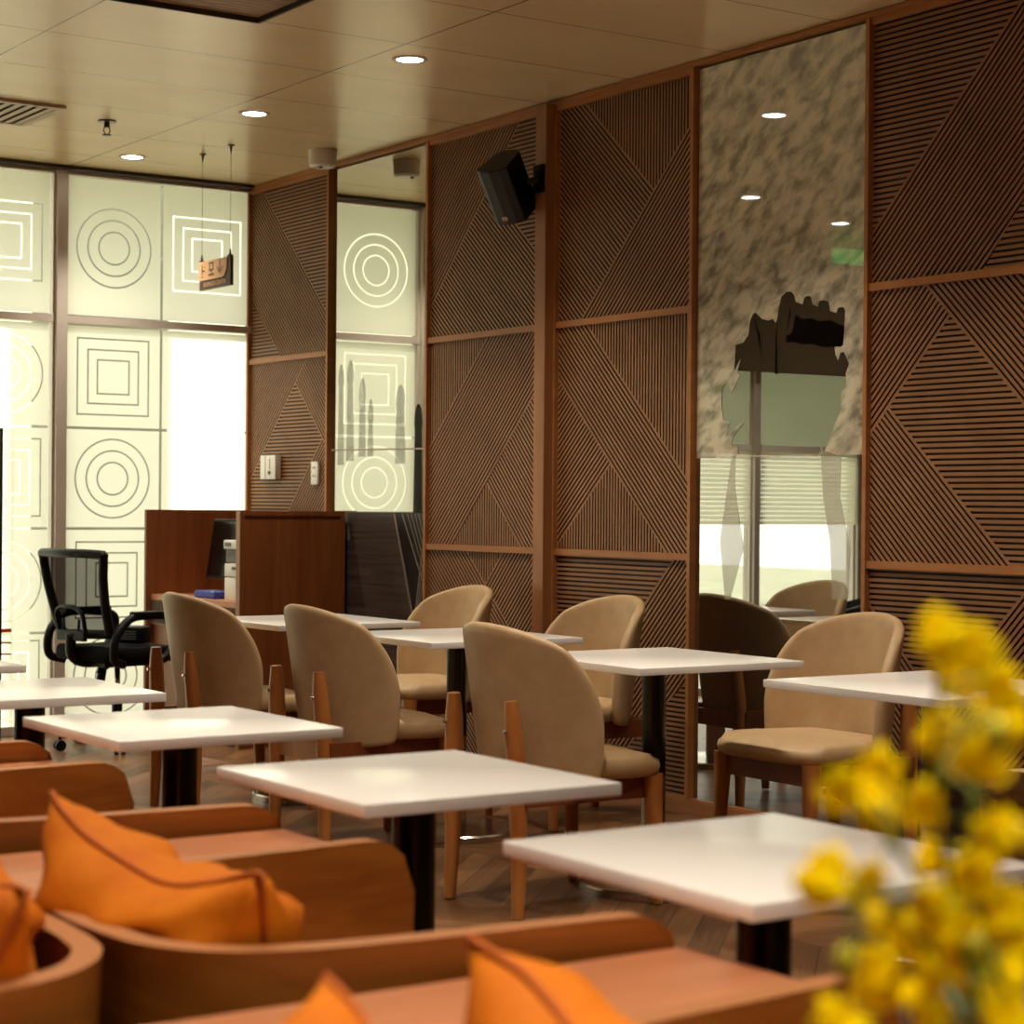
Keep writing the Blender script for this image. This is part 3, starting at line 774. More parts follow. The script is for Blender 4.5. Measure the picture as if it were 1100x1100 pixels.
dup(s1, 'curved wood tub sofa at the bottom picture edge under the nearest white table', (SX, 1.285, 0))
dup(s1, 'curved wood tub sofa second behind the large orange cushion, level with the middle white table', (SX, 3.41, 0))
dup(s1, 'curved wood tub sofa farthest from the viewer, only its rounded arm showing', (SX, 4.47, 0))
dup(s1, 'curved wood tub sofa back to back with the one holding the large cushion', (SX-.008, 2.335, 0), PI, gl)
dup(s1, 'curved wood tub sofa below the bottom left corner, holding the small visible cushion tip', (SX-.008, 1.285, 0), PI, gl)

# ledges between the sofas
def make_ledge(label, y0, y1):
    t = thing('sofa_side_console', label, 'side table', (SX, (y0+y1)/2, 0), 0, 'terracotta topped consoles between sofas')
    h = (y1-y0)/2
    bm = bm_new(); box(bm, -.80, .675, -h, h, .618, .648, .006); autosmooth(obj('console_top', bm, M['terracotta'], t))
    for s in (-.62, .50):
        bm = bm_new(); box(bm, s-.02, s+.02, -h+.03, h-.03, 0, .618); obj('side_panel', bm, M['sofa_wood'], t)
    bm = bm_new(); box(bm, -.60, .48, -.012, .012, .30, .616); obj('stretcher', bm, M['sofa_wood'], t)
make_ledge('terracotta console top between the sofas, in front of the large orange cushion sofa', 1.640, 1.980)
make_ledge('terracotta console top seen just behind the large orange cushion', 2.695, 3.055)
make_ledge('terracotta console top farthest away, before the last sofa arm', 3.765, 4.115)
make_ledge('terracotta console top carrying the vase of yellow flowers', .590, .930)

# cushions
def make_cushion(label, loc, eul, size=.47, thick=.10, seed=1):
    t = thing('cushion', label, 'cushion', loc, 0, 'orange cushions'); t.rotation_euler = eul
    rnd = random.Random(seed)
    ph = [rnd.uniform(0, 6) for _ in range(8)]
    n = 30; bm = bm_new(); S = [[], []]; rim = []
    def pt(i, j, sgn):
        u, v = -1+2*i/n, -1+2*j/n
        pin = 1-.10*(u*u*(1-abs(v)**2)*0 + (1-u*u)*v*v*.9 + (1-v*v)*u*u*.9)
        x, y = u*pin, v*pin
        q = max(0, (1-u**4)*(1-v**4)); h_ = thick*q**.55
        wr = .014*math.sin(7*u+ph[0]+3*v)*math.sin(5*v+ph[1]) + .008*math.sin(15*u*v+ph[2]) + .008*math.sin(13*v+5*u+ph[3])*(.4+abs(v))
        h_ = max(0, h_ + wr*min(1, q*1.6))
        sag = -.030*max(0, v)**3*(1-min(1, abs(u+.1)*1.2)**2)
        return Vector((sgn*h_ + .022*math.sin(3*u+ph[4])*v + .012*math.sin(5*u+ph[5])*max(0, v)**3, x*size/2, y*size/2+sag))
    for si, sgn in enumerate((1, -1)):
        for i in range(n+1):
            row = []
            for j in range(n+1):
                if si == 1 and (i in (0, n) or j in (0, n)): row.append(S[0][i][j])
                else: row.append(bm.verts.new(pt(i, j, sgn)))
            S[si].append(row)
        for i in range(n):
            for j in range(n): bm.faces.new((S[si][i][j], S[si][i+1][j], S[si][i+1][j+1], S[si][i][j+1]))
    body = obj('cushion_cover', bm, M['cushion'], t, True)
    edge = [pt(i, 0, 1) for i in range(n)] + [pt(n, j, 1) for j in range(n)] + [pt(n-i, n, 1) for i in range(n)] + [pt(0, n-j, 1) for j in range(n+1)]
    bm = bm_new(); tube(bm, edge, .0042, 8, False); obj('piping', bm, M['piping'], t, True)
    return t
CUSH = (R_(-17), R_(-24), R_(0))
make_cushion('large crumpled orange cushion leaning in the wood tub sofa', (1.085, 2.345, .570), (R_(7), R_(-20), R_(4)), seed=3)
make_cushion('orange cushion with its ridge rising at the bottom centre of the picture', (1.055, 1.300, .565), (R_(8), R_(-20), R_(2)), seed=5)
make_cushion('orange cushion cut by the left picture edge', (.715, 2.310, .600), (R_(8), R_(22), R_(-4)), seed=8)
make_cushion('orange cushion tip just showing at the bottom edge', (.685, 1.275, .565), (R_(9), R_(22), R_(-2)), seed=9)
make_cushion('orange cushion in the sofa behind the large one, only a corner showing', (1.055, 3.42, .565), (R_(8), R_(-22), R_(3)), seed=11)
# ------------------------------------------------------------------ work desk, printer, monitor
d = thing('work_desk', 'brown veneer work carrel with tall side screens below the frosted window', 'desk', (4.68, 9.4, 0))
DX0 = 4.372
bm = bm_new(); box(bm, DX0, 4.955, 8.875, 8.905, 0, 1.165, .002); pn = objw('near_screen', bm, M['desk'], d)
bm = bm_new()
for a, b, z0, z1 in ((DX0, DX0+.022, .0, 1.165), (4.933, 4.955, 0, 1.165), (DX0+.022, 4.933, 1.143, 1.165)): box(bm, a, b, 8.866, 8.876, z0, z1)
o = objw('screen_frame', bm, M['desk'], d)
bm = bm_new(); box(bm, DX0-.004, DX0, 8.866, 8.905, 0, 1.165); objw('edge_band', bm, M['desk_edge'], d)
bm = bm_new(); box(bm, DX0-.03, 4.955, 9.925, 9.950, 0, 1.165, .002); objw('far_screen', bm, M['desk'], d)
bm = bm_new(); box(bm, DX0, 4.955, 8.906, 9.924, .690, .716); objw('desk_top', bm, M['terracotta'], d)
bm = bm_new(); box(bm, 4.925, 4.955, 8.906, 9.924, .717, 1.150); objw('back_screen', bm, M['desk'], d)
bm = bm_new(); box(bm, DX0-.002, DX0+.010, 8.906, 9.924, .56, .690); fa = objw('fascia', bm, M['desk_edge'], d)
bm = bm_new()
for k in range(50):
    y = 8.915+k*.0204; box(bm, DX0-.006, DX0-.0025, y, y+.009, .565, .688)
bm.transform(Matrix.Translation(-d.location)); g = obj('fascia_grooves', bm, M['sign_dark'], d)
bm = bm_new(); box(bm, DX0+.012, DX0+.033, 8.906, 9.924, .02, .56); objw('front_panel', bm, M['desk'], d)

mo = thing('computer_monitor', 'black monitor on the work desk behind the white printer', 'monitor', (4.67, 9.44, .716), R_(3))
tl = Matrix.Translation((-.06, 0, .09)) @ Matrix.Rotation(R_(9), 4, 'Y')
bm = bm_new(); box(bm, -.012, .018, -.27, .27, 0, .315, .004, tl); obj('housing', bm, M['black_plastic'], mo)
bm = bm_new(); box(bm, -.0135, -.0125, -.258, .258, .014, .303, 0, tl); obj('screen', bm, mat('screen_black', lin(8, 8, 10), .15), mo)
bm = bm_new(); box(bm, .0, .03, -.03, .03, .004, .20); obj('stand', bm, M['black_plastic'], mo)
bm = bm_new(); box(bm, -.07, .12, -.11, .11, 0, .008, .002); obj('foot', bm, M['black_plastic'], mo)

pr = thing('printer', 'white desktop printer with a paper sheet standing on top, on the work desk', 'printer', (4.615, 9.035, .716), 0)
bm = bm_new(); box(bm, -.19, .17, -.115, .115, 0, .115, .006); autosmooth(obj('lower_body', bm, M['white_plastic'], pr))
bm = bm_new(); box(bm, -.19, .17, -.115, .115, .119, .185, .006); autosmooth(obj('middle_body', bm, M['white_plastic'], pr))
bm = bm_new(); box(bm, -.185, .17, -.11, .11, .19, .255, .004); obj('output_bay', bm, M['grey_mark'], pr)
bm = bm_new(); box(bm, -.195, .17, -.118, .118, .257, .302, .006); autosmooth(obj('scanner_lid', bm, M['white_plastic'], pr))
bm = bm_new(); box(bm, -.1925, -.19, -.03, .03, .155, .170); obj('latch', bm, M['grey_mark'], pr)
bm = bm_new(); box(bm, -.197, -.1955, .03, .10, .27, .29); obj('control_panel', bm, M['grey_mark'], pr)
bm = bm_new(); box(bm, -.10, .12, -.004, .004, .303, .40, 0, Matrix.Rotation(R_(8), 4, 'X')); obj('paper', bm, M['paper'], pr)
bx = thing('tissue_packet', 'small blue patterned packet lying on the work desk', 'packet', (4.47, 9.36, .716), R_(6))
bm = bm_new(); box(bm, -.06, .06, -.10, .10, 0, .038, .010); autosmooth(obj('wrapper', bm, M['blue'], bx))
bm = bm_new(); box(bm, -.035, .035, -.055, .055, .0385, .041, .001); obj('opening_flap', bm, mat('dark_blue', lin(20, 28, 96), .5), bx)

# ------------------------------------------------------------------ office chair
oc = thing('office_chair', 'black mesh office chair on casters in front of the work desk', 'office chair', (3.90, 9.25, 0), R_(14))
bm = bm_new(); m = 14; vv = []
for i in range(m+1):
    row = []
    for j in range(m+1):
        X, Y = blend_disc(-1+2*i/m, -1+2*j/m, .55); row.append(bm.verts.new((X*.25+.0, Y*.245, .465 + .012*X*X - .02*max(0, X)**3)))
    vv.append(row)
for i in range(m):
    for j in range(m): bm.faces.new((vv[i][j], vv[i+1][j], vv[i+1][j+1], vv[i][j+1]))
solidify(obj('seat', bm, M['black_fabric'], oc), .075, 1)
bm = bm_new(); box(bm, -.17, .17, -.13, .13, .405, .432, .006); obj('seat_plate', bm, M['black_plastic'], oc)
def bpt(y, z):
    q = (z-.56)/.40
    return Vector((-.215 - .10*q - .02*math.sin(q*PI*.9) + .05*(y/.24)**2, y, z))
prof = []
def bw(z): return .190 + .055*((z-.56)/.40)
corners = [bpt(-bw(.57), .57), bpt(-bw(.70), .70), bpt(-bw(.83), .83), bpt(-bw(.935), .935), bpt(-bw(.95)*.93, .953), bpt(0, .957), bpt(bw(.95)*.93, .953), bpt(bw(.935), .935), bpt(bw(.83), .83), bpt(bw(.70), .70), bpt(bw(.57), .57), bpt(0, .565), bpt(-bw(.57), .57)]
bm = bm_new(); tube(bm, catmull(corners, 6), .023, 8, False); obj('back_frame', bm, M['black_plastic'], oc, True)
bm = bm_new(); g = []
for i in range(13):
    z = .57+(.945-.57)*i/12; g.append([bm.verts.new(bpt(-bw(z)+2*bw(z)*j/10, z)) for j in range(11)])
for i in range(12):
    for j in range(10): bm.faces.new((g[i][j], g[i][j+1], g[i+1][j+1], g[i+1][j]))
obj('back_mesh', bm, M['mesh'], oc, True)
bm = bm_new(); q = [Vector((-.262, -.10, .56)), Vector((-.285, -.105, .66)), Vector((-.292, -.06, .695)), Vector((-.295, 0, .70)), Vector((-.292, .06, .695)), Vector((-.285, .105, .66)), Vector((-.262, .10, .56))]
tube(bm, catmull(q, 6), .011, 8)
for y in (-.05, .05): tube(bm, [(-.27, y, .55), (-.275, y*1.3, .64)], .008, 6)
box(bm, -.282, -.258, -.11, .11, .535, .585, .006)
obj('lumbar_support', bm, M['black_plastic'], oc, True)
bm = bm_new(); tube(bm, catmull([(-.05, 0, .425), (-.20, 0, .43), (-.27, 0, .47), (-.275, 0, .57)], 6), .026, 10); obj('back_bracket', bm, M['black_plastic'], oc, True)
for s in (-1, 1):
    bm = bm_new()
    lp = catmull([(-.14, s*.235, .425), (-.215, s*.262, .455), (-.21, s*.27, .56), (-.13, s*.272, .645), (-.02, s*.275, .66), (.12, s*.275, .65), (.185, s*.272, .62), (.17, s*.266, .54), (.10, s*.255, .455), (.03, s*.24, .425)], 6)
    tube(bm, lp, .0215, 8); a = obj('armrest', bm, M['black_plastic'], oc, True)
    bm = bm_new(); box(bm, -.12, .15, s*.275-.027, s*.275+.027, .655, .680, .008); autosmooth(obj('arm_pad', bm, M['black_plastic'], a))
bm = bm_new(); lathe(bm, [(.014, .20), (.014, .41)], 16); obj('gas_lift', bm, M['chrome'], oc, True)
bm = bm_new(); lathe(bm, [(.026, .09), (.026, .24)], 16); obj('lift_cover', bm, M['black_plastic'], oc, True)
bm = bm_new(); tube(bm, [(-.10, -.02, .41), (-.115, -.02, .33)], .022, 8); tube(bm, [(-.10, -.06, .40), (-.19, -.10, .385)], .007, 8); obj('tilt_lever', bm, M['black_plastic'], oc, True)
for k in range(5):
    a = 2*PI*k/5 + .35
    bm = bm_new(); tube(bm, [(0, 0, .105), (.15*math.cos(a), .15*math.sin(a), .09), (.29*math.cos(a), .29*math.sin(a), .07)], [.026, .021, .015], 8)
    sp = obj('star_leg', bm, M['black_plastic'], oc, True)
    bm = bm_new(); c_ = Vector((.29*math.cos(a), .29*math.sin(a), .0)); ax = Vector((-math.sin(a), math.cos(a), 0))
    for s in (-.016, .016): tube(bm, [c_+Vector((0, 0, .026))+ax*(s-.009), c_+Vector((0, 0, .026))+ax*(s+.009)], .026, 14)
    tube(bm, [c_+Vector((0, 0, .03)), c_+Vector((0, 0, .07))], .007, 8)
    obj('caster', bm, M['black_plastic'], sp)
ph = thing('device_box', 'small black box with vent slots resting on the office chair seat', 'box', (3.96, 9.20, .512), R_(40))
bm = bm_new(); box(bm, -.06, .06, -.075, .075, 0, .085, .02); autosmooth(obj('body', bm, M['black_plastic'], ph))
bm = bm_new()
for k in range(4): box(bm, -.0615, -.0600, -.045, .045, .022+.012*k, .027+.012*k)
obj('vent_slots', bm, M['grey_mark'], ph)

# ------------------------------------------------------------------ wall and ceiling fittings
wb = thing('thermostat_box', 'white control box with a slot and knob on the slatted panel by the window', 'control box', (4.972, 9.688, 1.332))
bm = bm_new(); box(bm, 4.935, 4.972, 9.600, 9.775, 1.332, 1.462, .005); autosmooth(objw('housing', bm, M['white_plastic'], wb))
bm = bm_new(); box(bm, 4.9335, 4.935, 9.66, 9.666, 1.385, 1.445); objw('slot', bm, M['grey_mark'], wb)
bm = bm_new(); tube(bm, [(4.935, 9.662, 1.368), (4.928, 9.662, 1.368)], .010, 14); objw('knob', bm, M['grey_mark'], wb)
bm = bm_new(); box(bm, 4.9340, 4.935, 9.712, 9.716, 1.336, 1.458); objw('cover_joint', bm, M['grey_mark'], wb)
def outlet(label, y0, y1, z0, z1):
    t = thing('socket_plate', label, 'socket', (4.972, (y0+y1)/2, z0), 0, 'white wall sockets')
    bm = bm_new(); box(bm, 4.960, 4.972, y0, y1, z0, z1, .002); autosmooth(objw('plate', bm, M['white_plastic'], t))
    bm = bm_new()
    for k in range(2):
        zc = z0+(z1-z0)*(.32+.36*k)
        for dy in (-.010, .010): box(bm, 4.9588, 4.960, (y0+y1)/2+dy-.003, (y0+y1)/2+dy+.003, zc, zc+.012)
    objw('socket_holes', bm, M['dark_frame'], t)
outlet('tall white socket plate on the slatted panel next to the narrow mirror', 9.172, 9.244, 1.303, 1.422)
outlet('small white socket plate low on the slatted wall behind the flowers', 4.545, 4.605, .392, .455)
outlet('white socket strip low on the slats behind the second table column', 6.375, 6.40, .40, .52)

sp = thing('loudspeaker', 'black wall loudspeaker tilted down on the wooden post', 'speaker', (4.805, 7.17, 2.575), 0)
fr = (Vector((-.78, -.30, -.60))).normalized(); sd_ = Vector((0, 0, 1)).cross(fr).normalized(); up = fr.cross(sd_)
rm = Matrix((fr, sd_, up)).transposed().to_4x4()
bm = bm_new()
pf = [(.085, -.078), (.105, -.05), (.112, 0), (.105, .05), (.085, .078), (-.06, .062), (-.085, .04), (-.085, -.04), (-.06, -.062)]
prism(bm, [(x, y, -.128) for x, y in pf], (0, 0, .256))
bm.transform(rm); obj('cabinet', bm, M['black_plastic'], sp)
bm = bm_new(); pg = [(.087, -.074), (.107, -.048), (.114, 0), (.107, .048), (.087, .074)]
for (a, b) in zip(pg, pg[1:]):
    va = [bm.verts.new((a[0]+.0015, a[1], z)) for z in (-.122, .122)]; vb = [bm.verts.new((b[0]+.0015, b[1], z)) for z in (-.122, .122)]
    bm.faces.new((va[0], vb[0], vb[1], va[1]))
bm.transform(rm); obj('grille', bm, M['speaker_face'], sp)
bm = bm_new(); box(bm, .117, .119, -.014, .014, -.105, -.085, .001); bm.transform(rm); obj('badge', bm, M['chrome'], sp)
bm = bm_new()
tube(bm, [(.03, -.01, .01), (.07, -.05, .02), (.102, -.08, .03)], .016, 10); box(bm, .088, .1045, -.110, -.040, -.03, .09, .002)
obj('bracket', bm, M['black_plastic'], sp)

sg = thing('hanging_sign', 'small wooden pictogram sign hung on two wires from the ceiling', 'sign', (4.31, 9.03, 2.26))
bm = bm_new(); prism(bm, [(4.302, 9.205, 2.262), (4.302, 8.855, 2.262), (4.302, 8.855, 2.402), (4.302, 9.205, 2.402)], (.016, 0, 0)); objw('dark_board', bm, M['sign_dark'], sg)
bm = bm_new()
pts = [(9.205, 2.402), (9.205, 2.308)] + [(8.945-.055*math.sin(q*PI/12), 2.308+.055*(1-math.cos(q*PI/12))) for q in range(7)] + [(8.885, 2.402)]
prism(bm, [(4.3015, a, b) for a, b in pts], (-.004, 0, 0)); objw('wood_face', bm, M['sign_wood'], sg)
bm = bm_new()
def stroke(a, b, wd=.007): lineq(bm, a, b, wd, 4.2972)
stroke((9.165, 2.385), (9.165, 2.335)); stroke((9.165, 2.358), (9.135, 2.352)); stroke((9.175, 2.325), (9.150, 2.325), .005); stroke((9.140, 2.375), (9.135, 2.368))
stroke((9.085, 2.388), (9.035, 2.388)); stroke((9.080, 2.385), (9.080, 2.355)); stroke((9.040, 2.385), (9.040, 2.355)); stroke((9.085, 2.354), (9.035, 2.354)); stroke((9.065, 2.350), (9.055, 2.340)); stroke((9.090, 2.330), (9.030, 2.330), .009)
stroke((8.965, 2.396), (8.965, 2.330)); stroke((8.995, 2.362), (8.975, 2.338)); stroke((8.935, 2.362), (8.955, 2.338))
objw('pictograms', bm, M['sign_dark'], sg)
def text(name, body, size, mtx, m, root, ext=.0004):
    cu = bpy.data.curves.new(name, 'FONT'); cu.body = body; cu.size = size; cu.extrude = ext; cu.align_x = 'CENTER'; cu.align_y = 'CENTER'
    o = bpy.data.objects.new(name, cu); C.objects.link(o)
    dg = bpy.context.evaluated_depsgraph_get(); me = bpy.data.meshes.new_from_object(o.evaluated_get(dg)); bpy.data.objects.remove(o)
    me.transform(mtx); me.materials.append(m)
    q = bpy.data.objects.new(name, me); C.objects.link(q); q.parent = root; return q
RX = Matrix(((0, 0, -1, 0), (-1, 0, 0, 0), (0, 1, 0, 0), (0, 0, 0, 1)))   # text facing -x, reading towards -y
text('lettering', 'BUSINESS CENTER', .031, Matrix.Translation((4.3012-4.31, .0, 2.285-2.26)) @ RX, M['sign_wood'], sg)
for y, nm_ in ((9.195, 'a'), (8.875, 'b')):
    bm = bm_new(); tube(bm, [(4.31, y, 2.40), (4.31, y, H-.001)], .0012, 6); wv = objw('wire', bm, M['wire'], sg)
    bm = bm_new(); tube(bm, [(4.31, y, H-.001), (4.31, y, H-.006)], .018, 12); tube(bm, [(4.31, y, H-.006), (4.31, y, H-.04)], [.008, .002], 8); objw('ceiling_cap', bm, M['wire'], sg)
    bm = bm_new(); box(bm, 4.300, 4.320, y-.012, y+.012, 2.385, 2.41); tube(bm, [(4.31, y, 2.41), (4.31, y, 2.44)], [.007, .003], 8); objw('clip', bm, M['dark_frame'], sg)

sm = thing('ceiling_speaker', 'white cylindrical fitting under the ceiling beside the slatted wall', 'ceiling fitting', (4.74, 8.74, H))
bm = bm_new(); lathe(bm, [(.055, -.085), (.066, -.075), (.070, -.002)], 28); autosmooth(obj('housing', bm, M['white_plastic'], sm))
bm = bm_new(); lathe(bm, [(.010, -.092), (.010, -.085)], 14, (-.02, -.02)); obj('sensor', bm, M['grey_mark'], sm)
sk = thing('fire_sprinkler', 'dark fire sprinkler head hanging from the ceiling between two downlights', 'sprinkler', (3.58, 8.66, H))
bm = bm_new(); lathe(bm, [(.042, -.006), (.042, -.001)], 24); obj('escutcheon', bm, M['wire'], sk)
bm = bm_new(); lathe(bm, [(.014, -.03), (.012, -.006)], 12)
for s in (-1, 1): tube(bm, [(s*.011, 0, -.028), (s*.016, 0, -.045), (s*.006, 0, -.062)], .003, 6)
obj('frame', bm, M['dark_frame'], sk)
bm = bm_new(); lathe(bm, [(.020, -.066), (.020, -.062)], 16); obj('deflector', bm, M['dark_frame'], sk)

# vents
vt = thing('ceiling_air_vent', 'beige louvred air vent in the ceiling at the left picture edge', 'vent', (3.0, 8.70, H))
bm = bm_new()
for a, b, c_, d_ in ((2.70, 3.30, 8.44, 8.475), (2.70, 3.30, 8.92, 8.955), (2.70, 2.735, 8.475, 8.92), (3.265, 3.30, 8.475, 8.92)): box(bm, a, b, c_, d_, H-.014, H-.0005)
objw('vent_frame', bm, M['grille'], vt)
bm = bm_new()
for k in range(11):
    x = 2.745+.049*k; box(bm, x, x+.028, 8.476, 8.919, H-.012, H-.009, 0)
objw('louvres', bm, M['grille'], vt)
bm = bm_new(); box(bm, 2.736, 3.264, 8.476, 8.919, H-.004, H-.0005); objw('duct_opening', bm, M['vent_dark'], vt)
rv = thing('recessed_ceiling_grille', 'recessed ceiling grille with pale wooden slats and dark edges at the top picture edge', 'vent', (2.4, 5.97, H))
bm = bm_new()
for a, b, c_, d_ in ((RX0, RX1, RY0, RY0+.012), (RX0, RX1, RY1-.012, RY1), (RX0, RX0+.012, RY0, RY1), (RX1-.012, RX1, RY0, RY1)): box(bm, a, b, c_, d_, H-.001, H+.11)
objw('recess_edge', bm, M['vent_dark'], rv)
bm = bm_new(); box(bm, RX0, RX1, RY0, RY1, H+.11, H+.12); objw('backing', bm, M['vent_dark'], rv)
bm = bm_new()
for k in range(34):
    y = RY0+.02+k*.0348; box(bm, RX0+.014, RX1-.014, y, y+.029, H+.016, H+.026)
objw('slats', bm, M['wood_vent'], rv)

# downlights: trim ring, lens and its own lamp
dl = thing('downlight', '', 'downlight', (4.04, 6.743, H))
bm = bm_new(); lathe(bm, [(.052, -.001), (.052, -.006), (.066, -.006), (.070, -.001)], 36, cap=False); obj('trim_ring', bm, M['grille'], dl, True)
bm = bm_new(); lathe(bm, [(.052, -.004), (.030, -.005)], 32); obj('lens', bm, M['lens'], dl)
ld = bpy.data.lights.new('downlight_lamp', 'SPOT'); ld.energy = LAMP_W; ld.color = (1.0, .88, .71); ld.spot_size = R_(104); ld.spot_blend = .75; ld.shadow_soft_size = .04
lo = bpy.data.objects.new('downlight_lamp', ld); C.objects.link(lo); lo.parent = dl; lo.location = (0, 0, -.012)
LP = [((4.04, 6.743), 'glowing round ceiling downlight nearest the slatted wall post'),
      ((4.04, 8.087), 'glowing round ceiling downlight between the sprinkler and the white ceiling fitting'),
      ((4.05, 9.468), 'glowing round ceiling downlight closest to the frosted window'),
      ((4.04, 5.39), 'round ceiling downlight above the second wall table'), ((4.04, 4.04), 'round ceiling downlight above the flower side table'),
      ((4.04, 2.70), 'round ceiling downlight ahead of the first wall table'),
      ((2.577, 8.60), 'round ceiling downlight mirrored left in the cloud mural'), ((1.464, 9.06), 'round ceiling downlight mirrored right in the cloud mural'),
      ((2.45, 4.9), 'round ceiling downlight above the aisle, fifth from the window'), ((2.45, 3.65), 'round ceiling downlight above the aisle by the middle table'),
((1.2, 3.3), 'round ceiling downlight above the second sofa'),
      ((1.1, 1.9), 'round ceiling downlight above the large cushion'), ((.9, 4.9), 'round ceiling downlight left of the sofa row'),
      ((.45, .25), 'added downlight brightening the flowers from the viewer side'), ((.85, .15), 'added downlight brightening the near side of the flowers'), ((1.0, .95), 'added downlight brightening the flowers from straight above'), ((-.6, 7.5), 'round ceiling downlight in the left part of the room')]  # the three by the flowers are added to brighten the blooms
for i, ((x, y), lab) in enumerate(LP):
    if i == 0: dl['label'] = lab; dl['group'] = 'ceiling downlights'
    else: dup(dl, lab, (x, y, H))

# exit sign near the clear windows (seen mirrored in the cloud mural)
es_ = thing('exit_sign', 'green lit exit sign under the ceiling by the clear windows', 'sign', (.68, 9.80, 2.79))
bm = bm_new(); box(bm, -.15, .15, -.012, .012, .03, .13, .003); obj('lit_face', bm, M['exit_green'], es_)
bm = bm_new(); tube(bm, [(-.1, 0, .13), (-.1, 0, H-2.79)], .004, 6); tube(bm, [(.1, 0, .13), (.1, 0, H-2.79)], .004, 6); obj('hanger', bm, M['wire'], es_)
text('lettering', 'EXIT', .085, Matrix.Translation((0, -.0125, .080)) @ Matrix.Rotation(PI/2, 4, 'X'), M['paper'], es_)

# glass door edge with red safety stripes at the left picture edge
dr = thing('glass_door_leaf', 'open glass door leaf with black edge and red stripes at the left picture edge', 'door', (3.15, 9.55, 0))
bm = bm_new(); box(bm, 3.402, 3.416, 9.535, 9.565, .02, 1.56); objw('black_stile', bm, M['black_plastic'], dr)
bm = bm_new(); box(bm, 2.75, 3.402, 9.545, 9.553, .02, 1.56); objw('glass', bm, M['glass'], dr)
bm = bm_new(); box(bm, 3.416, 3.475, 9.546, 9.552, .02, 1.56); objw('glass_margin', bm, M['glass'], dr)
bm = bm_new()
for z, h_ in ((.560, .018), (.505, .008), (.45, .008)): box(bm, 3.25, 3.468, 9.541, 9.544, z, z+h_)
objw('red_stripes', bm, M['red'], dr)

# dark armchairs by the clear windows (seen mirrored in the cloud mural)
def arm(label, loc, rot):
    t = thing('lounge_armchair', label, 'armchair', loc, rot, 'charcoal armchairs by the clear windows')
    bm = bm_new(); box(bm, -.36, .36, -.36, .36, .10, .40, .04); autosmooth(obj('seat', bm, M['charcoal'], t))
    bm = bm_new(); pts = [Vector((.40*math.cos(a), .42*math.sin(a), 0)) for a in [R_(70+220*k/18) for k in range(19)]]
    for i, p in enumerate(pts[:-1]):
        q = pts[i+1]; ht = [.58+.13*math.sin(PI*k/18) for k in (i, i+1)]
        prism(bm, [p+Vector((0, 0, .1)), q+Vector((0, 0, .1)), q+Vector((0, 0, ht[1])), p+Vector((0, 0, ht[0]))], -(p+q).normalized()*.07)
    obj('backrest', bm, M['charcoal'], t)
    for x in (-.28, .28):
        for y in (-.28, .28):
            bm = bm_new(); lathe(bm, [(.015, 0), (.02, .10)], 10, (x, y)); obj('leg', bm, M['black_tube'], t)
arm('charcoal lounge armchair mirrored low in the cloud mural', (1.55, 8.9, 0), R_(40))
arm('charcoal lounge armchair mirrored at the far side of the cloud mural', (.55, 9.1, 0), R_(150))

# ------------------------------------------------------------------ yellow orchid sprays in a vase
BL = [(0.734, 0.711, 1.143), (0.798, 0.765, 1.13), (0.862, 0.818, 1.116), (0.764, 0.715, 1.134), (0.828, 0.768, 1.121), (0.893, 0.821, 1.107), (0.791, 0.721, 1.111), (0.837, 0.786, 1.114), (0.887, 0.849, 1.106), (0.811, 0.732, 1.094), (0.874, 0.785, 1.073), (0.759, 0.694, 1.089), (0.813, 0.754, 1.087), (0.868, 0.814, 1.065), (0.77, 0.711, 1.077), (0.818, 0.775, 1.073), (0.869, 0.837, 1.074), (0.723, 0.766, 1.058), (0.793, 0.816, 1.042), (0.858, 0.868, 1.021), (0.773, 0.757, 1.048), (0.81, 0.828, 1.054), (0.69, 0.74, 1.022), (0.765, 0.786, 1.004), (0.849, 0.826, 1.003), (0.776, 0.706, 1.042), (0.846, 0.756, 1.021), (0.891, 0.822, 1.008), (0.78, 0.728, 1.014), (0.833, 0.788, 0.992), (0.907, 0.835, 0.98), (0.756, 0.768, 0.983), (0.824, 0.819, 0.964), (0.732, 0.712, 1.005), (0.797, 0.764, 0.982), (0.868, 0.813, 0.955), (0.78, 0.703, 0.999), (0.844, 0.757, 0.965), (0.901, 0.815, 0.932), (0.762, 0.74, 0.961), (0.816, 0.8, 0.932), (0.888, 0.848, 0.927), (0.74, 0.779, 0.961), (0.809, 0.829, 0.943), (0.694, 0.737, 0.947), (0.791, 0.768, 0.927), (0.872, 0.81, 0.909), (0.779, 0.704, 0.945), (0.831, 0.765, 0.937), (0.828, 0.864, 0.972)]
fl = thing('flower_arrangement', 'vase of blurred yellow orchid sprays in the right foreground', 'flowers', (.86, .755, .649))
base = fl.location
bm = bm_new(); lathe(bm, [(.052, 0), (.070, .02), (.082, .10), (.060, .19), (.048, .215), (.044, .215), (.054, .185), (.06, .10), (.05, .03)], 32); autosmooth(obj('vase', bm, M['vase'], fl))
